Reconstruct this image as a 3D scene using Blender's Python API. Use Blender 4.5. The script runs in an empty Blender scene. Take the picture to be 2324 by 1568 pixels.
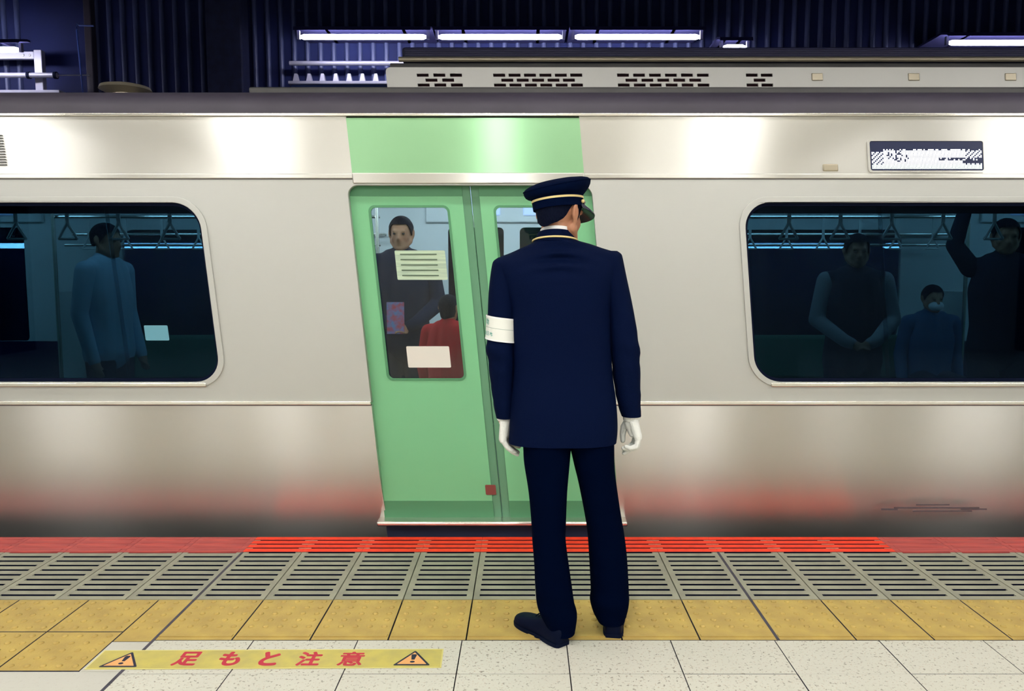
import bpy, bmesh, math, random
from mathutils import Vector, Matrix, Euler
random.seed(7)
PI = math.pi
S = bpy.context.scene
COL = S.collection

# ------------------------------------------------------------------ camera, world, exposure
cam_d = bpy.data.cameras.new('camera')
cam_d.sensor_fit = 'HORIZONTAL'; cam_d.sensor_width = 36.0
cam_d.lens = 1760.0 / 2324.0 * 36.0
cam_d.shift_x = -30.0 / 2324.0
cam = bpy.data.objects.new('camera', cam_d); COL.objects.link(cam)
cam.location = (0, 0, 1.40)
cam.rotation_euler = (math.radians(90 - 5.3236), 0, 0)
S.camera = cam
S.view_settings.view_transform = 'Standard'; S.view_settings.look = 'None'
S.view_settings.gamma = 1.0; S.view_settings.exposure = 0.0
S.view_settings.use_curve_mapping = False
w = bpy.data.worlds.new('tunnel_dark'); S.world = w; w.use_nodes = True
w.node_tree.nodes['Background'].inputs[0].default_value = (0.05, 0.16, 0.8, 1)
w.node_tree.nodes['Background'].inputs[1].default_value = 0.035

PLATFORM_LIGHT = 30.0     # emission of the platform luminaires
EDGE_FILL = 26.0         # emission of the added, unseen fill tubes over the platform edge
TUNNEL_LIGHT = 40.0       # emission of the tubes along the far tunnel wall
CAR_LIGHT = 13.0          # emission of the lamps inside the carriage

# ------------------------------------------------------------------ materials
MATS = {}
def mat(name, base, rough=0.5, metal=0.0, spec=0.5, emit=None, estr=0.0, var=0.0, vscale=8.0, vcol=None,
        bump=0.0, bscale=60.0, stretch=(1, 1, 1), aniso=0.0, coat=0.0):
    m = bpy.data.materials.new(name); m.use_nodes = True
    nt = m.node_tree; b = nt.nodes['Principled BSDF']
    def c4(c): return (c[0], c[1], c[2], 1)
    b.inputs['Base Color'].default_value = c4(base)
    b.inputs['Roughness'].default_value = rough
    b.inputs['Metallic'].default_value = metal
    b.inputs['Specular IOR Level'].default_value = spec
    b.inputs['Coat Weight'].default_value = coat
    if emit:
        b.inputs['Emission Color'].default_value = c4(emit); b.inputs['Emission Strength'].default_value = estr
    if var > 0 or bump > 0:
        tc = nt.nodes.new('ShaderNodeTexCoord'); mp = nt.nodes.new('ShaderNodeMapping')
        mp.inputs['Scale'].default_value = stretch
        nt.links.new(tc.outputs['Object'], mp.inputs['Vector'])
    if var > 0:
        n = nt.nodes.new('ShaderNodeTexNoise'); n.inputs['Scale'].default_value = vscale; n.inputs['Detail'].default_value = 5
        nt.links.new(mp.outputs[0], n.inputs['Vector'])
        r = nt.nodes.new('ShaderNodeValToRGB'); r.color_ramp.elements[0].position = 0.35; r.color_ramp.elements[1].position = 0.65
        v2 = vcol if vcol else tuple(x * (1 - var) for x in base)
        r.color_ramp.elements[0].color = c4(v2); r.color_ramp.elements[1].color = c4(base)
        nt.links.new(n.outputs[0], r.inputs[0]); nt.links.new(r.outputs[0], b.inputs['Base Color'])
    if bump > 0:
        n2 = nt.nodes.new('ShaderNodeTexNoise'); n2.inputs['Scale'].default_value = bscale; n2.inputs['Detail'].default_value = 3
        nt.links.new(mp.outputs[0], n2.inputs['Vector'])
        bp = nt.nodes.new('ShaderNodeBump'); bp.inputs['Strength'].default_value = bump; bp.inputs['Distance'].default_value = 0.01
        nt.links.new(n2.outputs[0], bp.inputs['Height']); nt.links.new(bp.outputs[0], b.inputs['Normal'])
    if aniso > 0:
        b.inputs['Anisotropic'].default_value = aniso
        cx = nt.nodes.new('ShaderNodeCombineXYZ'); cx.inputs[2].default_value = 1.0
        nt.links.new(cx.outputs[0], b.inputs['Tangent'])
    MATS[name] = m
    return m

def glass_mat(name, tint, refl=0.5, rough=0.02, rcol=(1, 1, 1)):
    m = bpy.data.materials.new(name); m.use_nodes = True
    nt = m.node_tree; nt.nodes.remove(nt.nodes['Principled BSDF']); out = nt.nodes['Material Output']
    t = nt.nodes.new('ShaderNodeBsdfTransparent'); t.inputs[0].default_value = (*tint, 1)
    g = nt.nodes.new('ShaderNodeBsdfGlossy'); g.inputs['Roughness'].default_value = rough
    g.inputs['Color'].default_value = (refl * rcol[0], refl * rcol[1], refl * rcol[2], 1)
    f = nt.nodes.new('ShaderNodeFresnel'); f.inputs[0].default_value = 1.45
    mx = nt.nodes.new('ShaderNodeMixShader')
    nt.links.new(f.outputs[0], mx.inputs[0]); nt.links.new(t.outputs[0], mx.inputs[1]); nt.links.new(g.outputs[0], mx.inputs[2])
    nt.links.new(mx.outputs[0], out.inputs[0]); MATS[name] = m
    return m

def granite_mat(name, base, dark, amount, warm):
    """pale terrazzo: cream ground with grey and tan chips"""
    m = bpy.data.materials.new(name); m.use_nodes = True
    nt = m.node_tree; b = nt.nodes['Principled BSDF']; b.inputs['Roughness'].default_value = 0.55
    b.inputs['Specular IOR Level'].default_value = 0.3
    tc = nt.nodes.new('ShaderNodeTexCoord'); geo = nt.nodes.new('ShaderNodeNewGeometry')
    def chips(scale, lo, hi):
        n = nt.nodes.new('ShaderNodeTexNoise'); n.inputs['Scale'].default_value = scale; n.inputs['Detail'].default_value = 2.5
        n.inputs['Roughness'].default_value = 0.6
        nt.links.new(geo.outputs['Position'], n.inputs['Vector'])
        r = nt.nodes.new('ShaderNodeValToRGB'); r.color_ramp.elements[0].position = lo; r.color_ramp.elements[1].position = hi
        nt.links.new(n.outputs[0], r.inputs[0]); return r.outputs[0]
    prev = None
    col = nt.nodes.new('ShaderNodeRGB'); col.outputs[0].default_value = (*base, 1); prev = col.outputs[0]
    for sc, lo, hi, c, amt in ((75, 0.60, 0.65, dark, amount), (120, 0.60, 0.67, warm, amount * 0.8), (3.0, 0.35, 0.75, tuple(x * 0.9 for x in base), 0.5)):
        mx = nt.nodes.new('ShaderNodeMix'); mx.data_type = 'RGBA'
        mul = nt.nodes.new('ShaderNodeMath'); mul.operation = 'MULTIPLY'; mul.inputs[1].default_value = amt
        nt.links.new(chips(sc, lo, hi), mul.inputs[0]); nt.links.new(mul.outputs[0], mx.inputs[0])
        nt.links.new(prev, mx.inputs[6]); mx.inputs[7].default_value = (*c, 1); prev = mx.outputs[2]
    nt.links.new(prev, b.inputs['Base Color'])
    MATS[name] = m
    return m

granite_mat('terrazzo', (0.60, 0.585, 0.51), (0.22, 0.20, 0.16), 0.95, (0.45, 0.33, 0.24))
granite_mat('plain_tile', (0.55, 0.535, 0.48), (0.45, 0.42, 0.36), 0.35, (0.5, 0.44, 0.36))
mat('yellow_tile', (0.52, 0.375, 0.105), 0.5, spec=0.3, var=0.3, vscale=9, vcol=(0.42, 0.295, 0.09), bump=0.15, bscale=120)
mat('grate', (0.34, 0.335, 0.255), 0.55, spec=0.4, var=0.25, vscale=6, vcol=(0.26, 0.255, 0.20), bump=0.1, bscale=150)
mat('grate_pink', (0.55, 0.36, 0.28), 0.6, var=0.3, vscale=30)
mat('red_paint', (0.95, 0.050, 0.014), 0.5, spec=0.4, var=0.12, vscale=25)
mat('red_film', (0.56, 0.095, 0.080), 0.5, spec=0.4, var=0.35, vscale=10, vcol=(0.36, 0.06, 0.06), stretch=(0.5, 6, 1))
mat('joint', (0.07, 0.065, 0.09), 0.9, var=0.4, vscale=20)
mat('pit', (0.004, 0.008, 0.035), 0.9)
mat('slot_shade', (0.003, 0.005, 0.018), 0.95, spec=0.1)  # shade inside the edge slots, painted near black on the bar sides
mat('concrete', (0.03, 0.035, 0.065), 0.85, var=0.3, vscale=4)
mat('ceiling_white', (0.80, 0.79, 0.75), 0.8)
mat('wall_beige', (0.60, 0.58, 0.53), 0.7, var=0.15, vscale=2)
mat('beam_dark', (0.10, 0.085, 0.085), 0.7)
mat('column_paint', (0.55, 0.52, 0.46), 0.5)
mat('tunnel', (0.0015, 0.009, 0.085), 0.8, var=0.3, vscale=2)
mat('rib', (0.07, 0.09, 0.22), 0.45, spec=0.6, var=0.35, vscale=7, bump=0.3, bscale=30, stretch=(1, 1, 0.3))
mat('pillar_navy', (0.02, 0.027, 0.085), 0.75, var=0.3, vscale=12)
mat('rail_grey', (0.42, 0.42, 0.50), 0.4, metal=0.3)
mat('blue_beam', (0.03, 0.07, 0.30), 0.5)
mat('hood', (0.035, 0.035, 0.12), 0.6)
mat('tube_light', (0.9, 0.9, 1.0), 0.4, emit=(0.88, 0.86, 1.0), estr=TUNNEL_LIGHT)
mat('platform_light', (1, 1, 1), 0.5, emit=(1.0, 0.985, 0.95), estr=PLATFORM_LIGHT)
mat('edge_fill', (1, 1, 1), 0.5, emit=(1.0, 0.985, 0.95), estr=EDGE_FILL)
mat('car_light', (1, 1, 1), 0.5, emit=(0.85, 0.95, 1.0), estr=CAR_LIGHT)
mat('steel_mid', (0.55, 0.555, 0.535), 0.50, metal=0.55, spec=0.4, bump=0.03, bscale=300, stretch=(0.02, 1, 1))
mat('steel_low', (0.64, 0.63, 0.61), 0.29, metal=1.0, aniso=1.0, bump=0.03, bscale=5, stretch=(1.2, 1, 0.25))
mat('steel_up', (0.73, 0.72, 0.685), 0.28, metal=0.80, aniso=0.85, bump=0.03, bscale=4, stretch=(1.2, 1, 0.3))
mat('steel_bright', (0.80, 0.78, 0.72), 0.22, metal=0.9)
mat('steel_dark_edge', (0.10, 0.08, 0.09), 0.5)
mat('roof_grey', (0.040, 0.033, 0.052), 0.6, var=0.15, vscale=5)
mat('roof_step', (0.13, 0.127, 0.125), 0.6, var=0.12, vscale=5)
mat('ac_white', (0.93, 0.92, 0.87), 0.4)
mat('ac_tan', (0.45, 0.40, 0.30), 0.3, metal=0.5)
mat('ac_dark', (0.020, 0.022, 0.06), 0.6)
mat('slot_brown', (0.06, 0.02, 0.03), 0.8)
mat('green_upper', (0.33, 0.62, 0.35), 0.28, metal=0.35, aniso=0.9, spec=0.5)
mat('green_door', (0.20, 0.55, 0.28), 0.33, spec=0.5, coat=0.2)
mat('green_dark', (0.08, 0.27, 0.13), 0.5)
mat('gasket', (0.12, 0.30, 0.175), 0.6)
mat('rubber', (0.001, 0.004, 0.02), 0.7, spec=0.1)
mat('label_red', (0.22, 0.05, 0.04), 0.6)
glass_mat('door_glass', (0.72, 0.80, 0.82), 0.8)
glass_mat('side_glass', (0.155, 0.265, 0.32), 0.5, 0.02, (0.3, 0.55, 1.0))
glass_mat('divider_clear', (0.75, 0.8, 0.85), 1.0, 0.3)
glass_mat('far_glass', (0.45, 0.55, 0.6), 0.6)
mat('interior_white', (0.70, 0.74, 0.76), 0.5)
mat('interior_floor_mat', (0.06, 0.07, 0.10), 0.6)
mat('interior_dark', (0.012, 0.022, 0.06), 0.5)
mat('seat_green', (0.03, 0.14, 0.10), 0.9)
mat('strap_white', (0.75, 0.78, 0.78), 0.4)
mat('screen_blue', (0.3, 0.4, 0.7), 0.3, emit=(0.55, 0.68, 1.0), estr=1.0)
mat('magazine_print', (0.25, 0.35, 0.75), 0.4, var=0.8, vscale=28, vcol=(0.75, 0.12, 0.16))
mat('poster_white', (0.75, 0.76, 0.72), 0.6, var=0.2, vscale=20, stretch=(0.3, 1, 6))
mat('notice', (0.55, 0.68, 0.50), 0.6, var=0.25, vscale=18, vcol=(0.40, 0.52, 0.40), stretch=(0.25, 1, 5))
mat('notice_white', (0.80, 0.76, 0.70), 0.6)
mat('notice_blue', (0.12, 0.33, 0.43), 0.5)
mat('print_dark', (0.09, 0.14, 0.09), 0.6)
mat('led_white', (1, 1, 1), 0.5, emit=(0.95, 0.97, 1.0), estr=3.0)
mat('led_green', (1, 1, 1), 0.5, emit=(0.75, 1.0, 0.85), estr=2.2)
mat('display_dark', (0.006, 0.012, 0.06), 0.35)
# clothing and skin
mat('suit', (0.0005, 0.0040, 0.026), 0.75, spec=0.05, bump=0.25, bscale=500)
mat('trousers_cloth', (0.0001, 0.0020, 0.0125), 0.9, spec=0.015, bump=0.2, bscale=500)
mat('cap_cloth', (0.0003, 0.0032, 0.020), 0.85, spec=0.03, bump=0.2, bscale=600)
mat('shiny_black', (0.003, 0.007, 0.03), 0.25, spec=0.5)
mat('gold', (0.80, 0.62, 0.28), 0.5, metal=0.1)
mat('shirt_white', (0.85, 0.85, 0.86), 0.8)
mat('glove_white', (0.74, 0.75, 0.72), 0.85, bump=0.5, bscale=60)
mat('armband_white', (0.78, 0.79, 0.74), 0.6)
mat('armband_line', (0.35, 0.42, 0.38), 0.6)
mat('armband_print', (0.03, 0.33, 0.27), 0.6)
mat('skin', (0.50, 0.255, 0.155), 0.55, spec=0.35, var=0.25, vscale=14, vcol=(0.44, 0.19, 0.11))
mat('hair', (0.0006, 0.0025, 0.014), 0.65, spec=0.08, bump=0.6, bscale=220, stretch=(1, 1, 0.2))
mat('lip', (0.32, 0.10, 0.08), 0.5)
mat('eye_white', (0.8, 0.8, 0.78), 0.2)
mat('eye_dark', (0.01, 0.008, 0.008), 0.15)
mat('shoe_leather', (0.0005, 0.003, 0.017), 0.5, spec=0.08)
mat('sticker_yellow', (0.57, 0.48, 0.115), 0.45, spec=0.4, var=0.22, vscale=14, vcol=(0.46, 0.39, 0.12))
mat('sticker_edge', (0.66, 0.60, 0.22), 0.45)
mat('sticker_red', (0.50, 0.022, 0.05), 0.5)
mat('sticker_orange', (0.78, 0.38, 0.14), 0.5)
mat('sticker_black', (0.010, 0.012, 0.04), 0.5)
for nm, c in (('coat_dark', (0.010, 0.016, 0.045)), ('jacket_red', (0.62, 0.02, 0.03)), ('sleeve_grey', (0.30, 0.33, 0.38)), ('vest_dark', (0.012, 0.018, 0.05)),
              ('shirt_blue', (0.40, 0.60, 0.78)), ('pants_dark', (0.012, 0.016, 0.04)), ('coat_blue', (0.05, 0.12, 0.25)), ('mask_white', (0.8, 0.85, 0.9))):
    mat(nm, c, 0.85, spec=0.2)

# ------------------------------------------------------------------ mesh helpers
class MB:
    def __init__(s): s.v = []; s.f = []
    def add(s, vs, fs):
        o = len(s.v); s.v += [tuple(p) for p in vs]; s.f += [tuple(i + o for i in f) for f in fs]; return s
    def box(s, x0, x1, y0, y1, z0, z1):
        return s.add([(x0, y0, z0), (x1, y0, z0), (x1, y1, z0), (x0, y1, z0), (x0, y0, z1), (x1, y0, z1), (x1, y1, z1), (x0, y1, z1)],
                     [(0, 3, 2, 1), (4, 5, 6, 7), (0, 1, 5, 4), (1, 2, 6, 5), (2, 3, 7, 6), (3, 0, 4, 7)])
    def loft(s, rings, cap0=True, cap1=True, closed=True):
        n = len(rings[0]); vs = [p for r in rings for p in r]; fs = []
        for i in range(len(rings) - 1):
            for j in range(n if closed else n - 1):
                k = (j + 1) % n
                fs.append((i * n + j, i * n + k, (i + 1) * n + k, (i + 1) * n + j))
        if cap0: fs.append(tuple(range(n - 1, -1, -1)))
        if cap1: fs.append(tuple((len(rings) - 1) * n + j for j in range(n)))
        return s.add(vs, fs)
    def tube(s, pts, r, seg=10):
        pts = [Vector(p) for p in pts]; rings = []
        for i, p in enumerate(pts):
            d = (pts[min(i + 1, len(pts) - 1)] - pts[max(i - 1, 0)]).normalized()
            a = d.cross(Vector((0, 0, 1)) if abs(d.z) < 0.9 else Vector((1, 0, 0))).normalized(); b = d.cross(a).normalized()
            rr = r[i] if isinstance(r, (list, tuple)) else r
            rings.append([p + (a * math.cos(t) + b * math.sin(t)) * rr for t in [2 * PI * k / seg for k in range(seg)]])
        return s.loft(rings)
    def capsule(s, p0, r0, p1, r1, seg=14):
        p0 = Vector(p0); p1 = Vector(p1); d = p1 - p0; L = d.length
        d = d.normalized() if L > 1e-6 else Vector((0, 0, 1))
        pts = []; rr = []
        for t in (-0.98, -0.8, -0.5, 0): pts.append(p0 + d * (t * r0)); rr.append(r0 * math.sqrt(1 - t * t))
        for t in (0, 0.5, 0.8, 0.98): pts.append(p1 + d * (t * r1)); rr.append(r1 * math.sqrt(1 - t * t))
        a = d.cross(Vector((0, 0, 1)) if abs(d.z) < 0.9 else Vector((1, 0, 0))).normalized(); b = d.cross(a).normalized()
        return s.loft([[p + (a * math.cos(2 * PI * k / seg) + b * math.sin(2 * PI * k / seg)) * q for k in range(seg)] for p, q in zip(pts, rr)])
    def chain(s, pts, rad):
        for i in range(len(pts) - 1): s.capsule(pts[i], rad[i], pts[i + 1], rad[i + 1])
        return s
    def ellipsoid(s, c, r, M=None, nu=16, nv=10):
        M = M or Matrix.Identity(3); c = Vector(c); rings = []
        for i in range(nv + 1):
            t = PI * (i + 0.02 if i == 0 else (i - 0.02 if i == nv else i)) / nv
            rings.append([c + M @ Vector((r[0] * math.sin(t) * math.cos(2 * PI * k / nu), r[1] * math.sin(t) * math.sin(2 * PI * k / nu), -r[2] * math.cos(t))) for k in range(nu)])
        return s.loft(rings)
    def xform(s, M):
        s.v = [tuple(M @ Vector(p)) for p in s.v]; return s
    def map(s, fn):
        s.v = [tuple(fn(*p)) for p in s.v]; return s
    def mesh(s, name):
        me = bpy.data.meshes.new(name); me.from_pydata(s.v, [], s.f); me.update(); return me

def finish(me, smooth=True, angle=38):
    bm = bmesh.new(); bm.from_mesh(me)
    bmesh.ops.recalc_face_normals(bm, faces=bm.faces)
    if smooth:
        lim = math.radians(angle)
        for f in bm.faces: f.smooth = True
        for e in bm.edges: e.smooth = not (len(e.link_faces) == 2 and e.calc_face_angle(0) > lim)
    bm.to_mesh(me); bm.free(); return me

def link(name, me, m, parent=None, loc=None, smooth=True, angle=38, **props):
    if m is not None and len(me.materials) == 0: me.materials.append(MATS[m])
    if smooth is not None: finish(me, smooth, angle)
    o = bpy.data.objects.new(name, me); COL.objects.link(o)
    if parent is not None: o.parent = parent
    if loc is not None: o.location = loc
    for k, v in props.items(): o[k] = v
    return o
def obj(name, mb, m, parent=None, **kw): return link(name, mb.mesh(name), m, parent, **kw)
def joint_sides(me, m='joint'):  # lower side faces take the dark joint colour
    me.materials.append(MATS[m]); k = len(me.materials) - 1
    for p in me.polygons:
        if abs(p.normal.z) < 0.2 and p.center.z < -0.006: p.material_index = k
    return me
def share(name, me, parent=None, loc=(0, 0, 0), **props):
    o = bpy.data.objects.new(name, me); COL.objects.link(o); o.parent = parent; o.location = loc
    for k, v in props.items(): o[k] = v
    return o
def empty(name, loc=(0, 0, 0), **props):
    o = bpy.data.objects.new(name, None); COL.objects.link(o); o.location = loc; o.empty_display_size = 0.1
    for k, v in props.items(): o[k] = v
    return o
def bevel(o, wdt=0.004, seg=2):
    md = o.modifiers.new('bevel', 'BEVEL'); md.width = wdt; md.segments = seg; md.limit_method = 'ANGLE'; md.angle_limit = math.radians(40)
    return o

def evaluated(data_obj):
    COL.objects.link(data_obj); dg = bpy.context.evaluated_depsgraph_get(); dg.update()
    me = bpy.data.meshes.new_from_object(data_obj.evaluated_get(dg)); d = data_obj.data
    bpy.data.objects.remove(data_obj)
    if isinstance(d, bpy.types.Mesh): bpy.data.meshes.remove(d)
    else: bpy.data.curves.remove(d)
    me.materials.clear()
    return me

def remesh(mb, voxel, smooth=4, name='form'):
    o = bpy.data.objects.new(name, mb.mesh(name))
    finish(o.data, False)
    r = o.modifiers.new('r', 'REMESH'); r.mode = 'VOXEL'; r.voxel_size = voxel
    if smooth:
        sm = o.modifiers.new('s', 'SMOOTH'); sm.factor = 0.5; sm.iterations = smooth
    return evaluated(o)

def round_rect(x0, x1, z0, z1, r, n=8):
    pts = []
    for cx, cz, a0 in ((x1 - r, z1 - r, 0), (x0 + r, z1 - r, 90), (x0 + r, z0 + r, 180), (x1 - r, z0 + r, 270)):
        for i in range(n + 1):
            a = math.radians(a0 + 90 * i / n); pts.append((cx + r * math.cos(a), cz + r * math.sin(a)))
    return pts

def sheet(loops, y0, y1, lean=0.0):
    """flat plate in the x-z plane between y0 and y1; inner loops become openings"""
    cu = bpy.data.curves.new('plate', 'CURVE'); cu.dimensions = '2D'; cu.fill_mode = 'BOTH'; cu.extrude = (y1 - y0) / 2
    for lp in loops:
        sp = cu.splines.new('POLY'); sp.points.add(len(lp) - 1); sp.use_cyclic_u = True
        for p, q in zip(sp.points, lp): p.co = (q[0], q[1], 0, 1)
    me = evaluated(bpy.data.objects.new('plate', cu))
    ym = (y0 + y1) / 2
    for v in me.vertices:
        x, z, d = v.co; v.co = (x - lean * z, ym + d, z)
    bm = bmesh.new(); bm.from_mesh(me); bmesh.ops.remove_doubles(bm, verts=bm.verts, dist=1e-5); bm.to_mesh(me); bm.free()
    return me

def glyph(ch, size, bold=0.0):
    cu = bpy.data.curves.new('t', 'FONT'); cu.body = ch; cu.size = size; cu.align_x = 'CENTER'; cu.offset = bold; cu.resolution_u = 4
    return evaluated(bpy.data.objects.new('t', cu))
def fit_glyph(ch, w_, h_, bold=0.0):
    """a character as a flat mesh, its box centred on 0 and scaled to w_ x h_"""
    me = glyph(ch, 1.0, bold)
    xs = [v.co.x for v in me.vertices]; ys = [v.co.y for v in me.vertices]
    if not xs: return me
    cx, cy = (min(xs) + max(xs)) / 2, (min(ys) + max(ys)) / 2; sx, sy = w_ / (max(xs) - min(xs)), h_ / (max(ys) - min(ys))
    for v in me.vertices: v.co = ((v.co.x - cx) * sx, (v.co.y - cy) * sy, 0)
    return me

# ------------------------------------------------------------------ setting: platform
J = 0.2995; X0 = -0.227               # joint pitch of the edge blocks and one joint
EDGE, RED, GREY, YEL = 4.012, 3.793, 3.226, 2.853
floor = obj('floor', MB().box(-9, 9, -6.0, EDGE - 0.004, -0.35, -0.035), 'joint', kind='structure', label='station platform floor of pale stone, yellow tactile tiles and slotted edge blocks')

# slotted edge blocks: a frame with two side strips, bars between the slots
slot_y = [3.272 + 0.0576 * i for i in range(13)]          # ten grey rows, then three red
SW = 0.019
def bar_mesh(name, y0, y1, x0, x1, z1, m, z0=-0.03):
    me = MB().box(x0, x1, y0, y1, z0, z1).mesh(name); me.materials.append(MATS[m]); me.materials.append(MATS['slot_shade'])
    for p in me.polygons: p.material_index = 1 if abs(p.normal.y) > 0.5 else 0
    return finish(me, False)
g = 0.0025
side = 0.028
frame_mb = MB().box(g, side, GREY + g, EDGE, -0.032, 0).box(J - side, J - g, GREY + g, EDGE, -0.032, 0)
frame_mb.box(side, J - side, GREY + g, slot_y[0] - SW / 2, -0.032, 0)
frame_me = finish(frame_mb.mesh('grating_frame'), False); frame_me.materials.append(MATS['grate']); frame_me.materials.append(MATS['slot_shade'])
for p in frame_me.polygons: p.material_index = 1 if p.normal.y > 0.5 and p.center.y < 3.3 else 0
bars = []
for i in range(9): bars.append((bar_mesh('bar', slot_y[i] + SW / 2, slot_y[i + 1] - SW / 2, side, J - side, -0.0004, 'grate'), 'bar'))
red_rows = [(RED + 0.002, slot_y[10] - SW / 2 + 0.003), (slot_y[10] + SW / 2 - 0.003, slot_y[11] - SW / 2 + 0.003), (slot_y[11] + SW / 2 - 0.003, slot_y[12] - SW / 2 + 0.003), (slot_y[12] + SW / 2 - 0.003, EDGE + 0.002)]
red_bars = [bar_mesh('red_bar', a, b, 0.0005, J - 0.0005, 0.0025, 'red_paint', -0.02) for a, b in red_rows]
film_me = MB().box(0.0008, J - 0.0008, RED, EDGE + 0.002, -0.004, 0.002)
for a, b in red_rows: film_me.box(side, J - side, a + 0.004, b - 0.006, 0.002, 0.0035)
film_me = finish(film_me.mesh('red_edge_film'), False); film_me.materials.append(MATS['red_film'])
pink_me = MB().box(0.001, side + 0.004, RED, EDGE, -0.03, 0.0006).box(J - side - 0.004, J - 0.001, RED, EDGE, -0.03, 0.0006)
pink_me = finish(pink_me.mesh('slot_end'), False); pink_me.materials.append(MATS['grate_pink'])
joined = MB()
for i in range(9): joined.box(side, J - side, slot_y[i] + SW / 2, slot_y[i + 1] - SW / 2, -0.03, -0.0004)
joined_me = finish(joined.mesh('bar_row'), False); joined_me.materials.append(MATS['grate']); joined_me.materials.append(MATS['slot_shade'])
for p in joined_me.polygons: p.material_index = 1 if abs(p.normal.y) > 0.5 else 0
bright = range(-4, 7)                                   # blocks with bright red bars in front of the door
for k in range(-15, 16):
    fr = share('edge_grating', frame_me, floor, (X0 + k * J, 0, 0))
    if -9 <= k <= 9:
        for me, nm in bars: share(nm, me, fr)
    else:
        share('bar_row', joined_me, fr)
    if k in bright:
        share('slot_end', pink_me, fr)
        for me in red_bars: share('red_bar', me, fr)
    else:
        share('red_edge_film', film_me, fr)
obj('platform_pit', MB().box(-9, 9, GREY, EDGE - 0.02, -0.034, -0.033), 'pit', floor)

# yellow tactile tiles with studs and a bar along the inner edge
def stud(mb, x, y, r=0.012, h=0.0055):
    rings = []
    for rr, z in ((r, -0.002), (r, 0.0005), (r * 0.85, h * 0.6), (r * 0.55, h)):
        rings.append([(x + rr * math.cos(2 * PI * i / 10), y + rr * math.sin(2 * PI * i / 10), z) for i in range(10)])
    mb.loft(rings)
def tile_mb(w_, d_, studs, line=False, gap=0.0030):
    mb = MB().box(gap, w_ - gap, gap, d_ - gap, -0.03, 0)
    for (x, y) in studs: stud(mb, x, y)
    if line:
        mb.box(gap + 0.006, w_ - gap - 0.006, 0.026, 0.046, 0, 0.004)
    return mb
grid = [0.0345 + 0.0576 * i for i in range(5)]
D = GREY - YEL
tile_me = tile_mb(J, D, [(x, D - 0.022 - 0.0585 * j) for x in grid for j in range(5)], True).mesh('tactile_tile'); tile_me.materials.append(MATS['yellow_tile']); finish(tile_me, True, 50); joint_sides(tile_me)
sq = tile_mb(0.2995, 0.3005, [(x, 0.035 + 0.0576 * j) for x in grid for j in range(5)]).mesh('tactile_tile'); sq.materials.append(MATS['yellow_tile']); finish(sq, True, 50); joint_sides(sq)
for k in range(-4, 16): share('tactile_tile', tile_me, floor, (X0 + k * J, YEL, 0))
XB = X0 - 4 * J                                          # bold joint
nar = tile_mb(0.150, D + 0.012, [(x, D - 0.022 - 0.0585 * j) for x in (0.03, 0.088) for j in range(5)], False)
joint_sides(obj('tactile_tile', nar, 'yellow_tile', floor, loc=(XB - 0.1515, YEL - 0.012, 0), angle=50).data)
for c in range(9):
    for r in range(2): share('tactile_tile', sq, floor, (XB - 0.1515 - 0.2995 * (c + 1), GREY - 0.3015 * (r + 1), 0))

for xx, ya, yb in ((XB, 2.04, EDGE - 0.2), (X0 + 4 * J, YEL, EDGE - 0.2)):
    obj('expansion_joint', MB().box(xx - 0.006, xx + 0.006, ya, yb, -0.03, 0.0010), 'joint', floor, smooth=False)
# pale stone tiles
tx = [-1.04 + 0.399 * i for i in range(-1, 16)]
tx[0] = XB
for r, (ya, yb) in enumerate(((2.603, YEL), (2.203, 2.603), (1.803, 2.203), (1.403, 1.803))):
    for i in range(len(tx) - 1):
        gp = 0.0020
        joint_sides(obj('stone_tile', MB().box(tx[i] + gp, tx[i + 1] - gp, ya + gp * 0.5, yb - gp * 0.5, -0.03, random.uniform(-0.0008, 0.0004)), 'terrazzo', floor, smooth=False).data)
xs = XB
lx = [XB - 0.004, XB - 0.155]
obj('stone_tile', MB().box(XB - 0.1495, XB - 0.006, 2.62, YEL - 0.013, -0.03, 0), 'plain_tile', floor, smooth=False)
for i in range(4):
    for (ya, yb) in ((2.02, 2.617), (1.403, 2.016)):
        obj('stone_tile', MB().box(XB - 0.006 - 0.8 * (i + 1) + 0.003, XB - 0.006 - 0.8 * i, ya, yb, -0.03, 0), 'plain_tile', floor, smooth=False)
obj('stone_paving', MB().box(-9, 9, -6, 1.40, -0.034, 0), 'terrazzo', floor, smooth=False)

# rest of the platform hall, behind and above the camera
obj('trackbed', MB().box(-14, 14, EDGE + 0.0, 12, -1.5, -1.15), 'concrete', kind='structure')
obj('platform_edge_wall', MB().box(-9, 9, 3.6, EDGE - 0.006, -1.15, -0.36), 'concrete', kind='structure')
obj('wall_back', MB().box(-9, 9, -6.2, -6.0, -0.3, 3.2), 'wall_beige', kind='structure')
obj('ceiling', MB().box(-9, 9, -6.2, 3.52, 3.05, 3.25), 'ceiling_white', kind='structure')
for n, x in ((1, -3.55), (2, 3.35)):
    obj('beam_%d' % n, MB().box(x - 0.15, x + 0.15, -6.0, 3.25, 2.62, 3.05), 'beam_dark', kind='structure')
    bevel(obj('column_%d' % n, MB().box(x - 0.22, x + 0.22, -2.3, -1.86, 0.0, 2.62), 'column_paint', kind='structure'), 0.02)
obj('spill_baffle', MB().box(-9, 9, 3.26, 3.30, 2.93, 3.05), 'ceiling_white', kind='structure')  # unseen drop added to hold platform light off the tunnel wall
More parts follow.
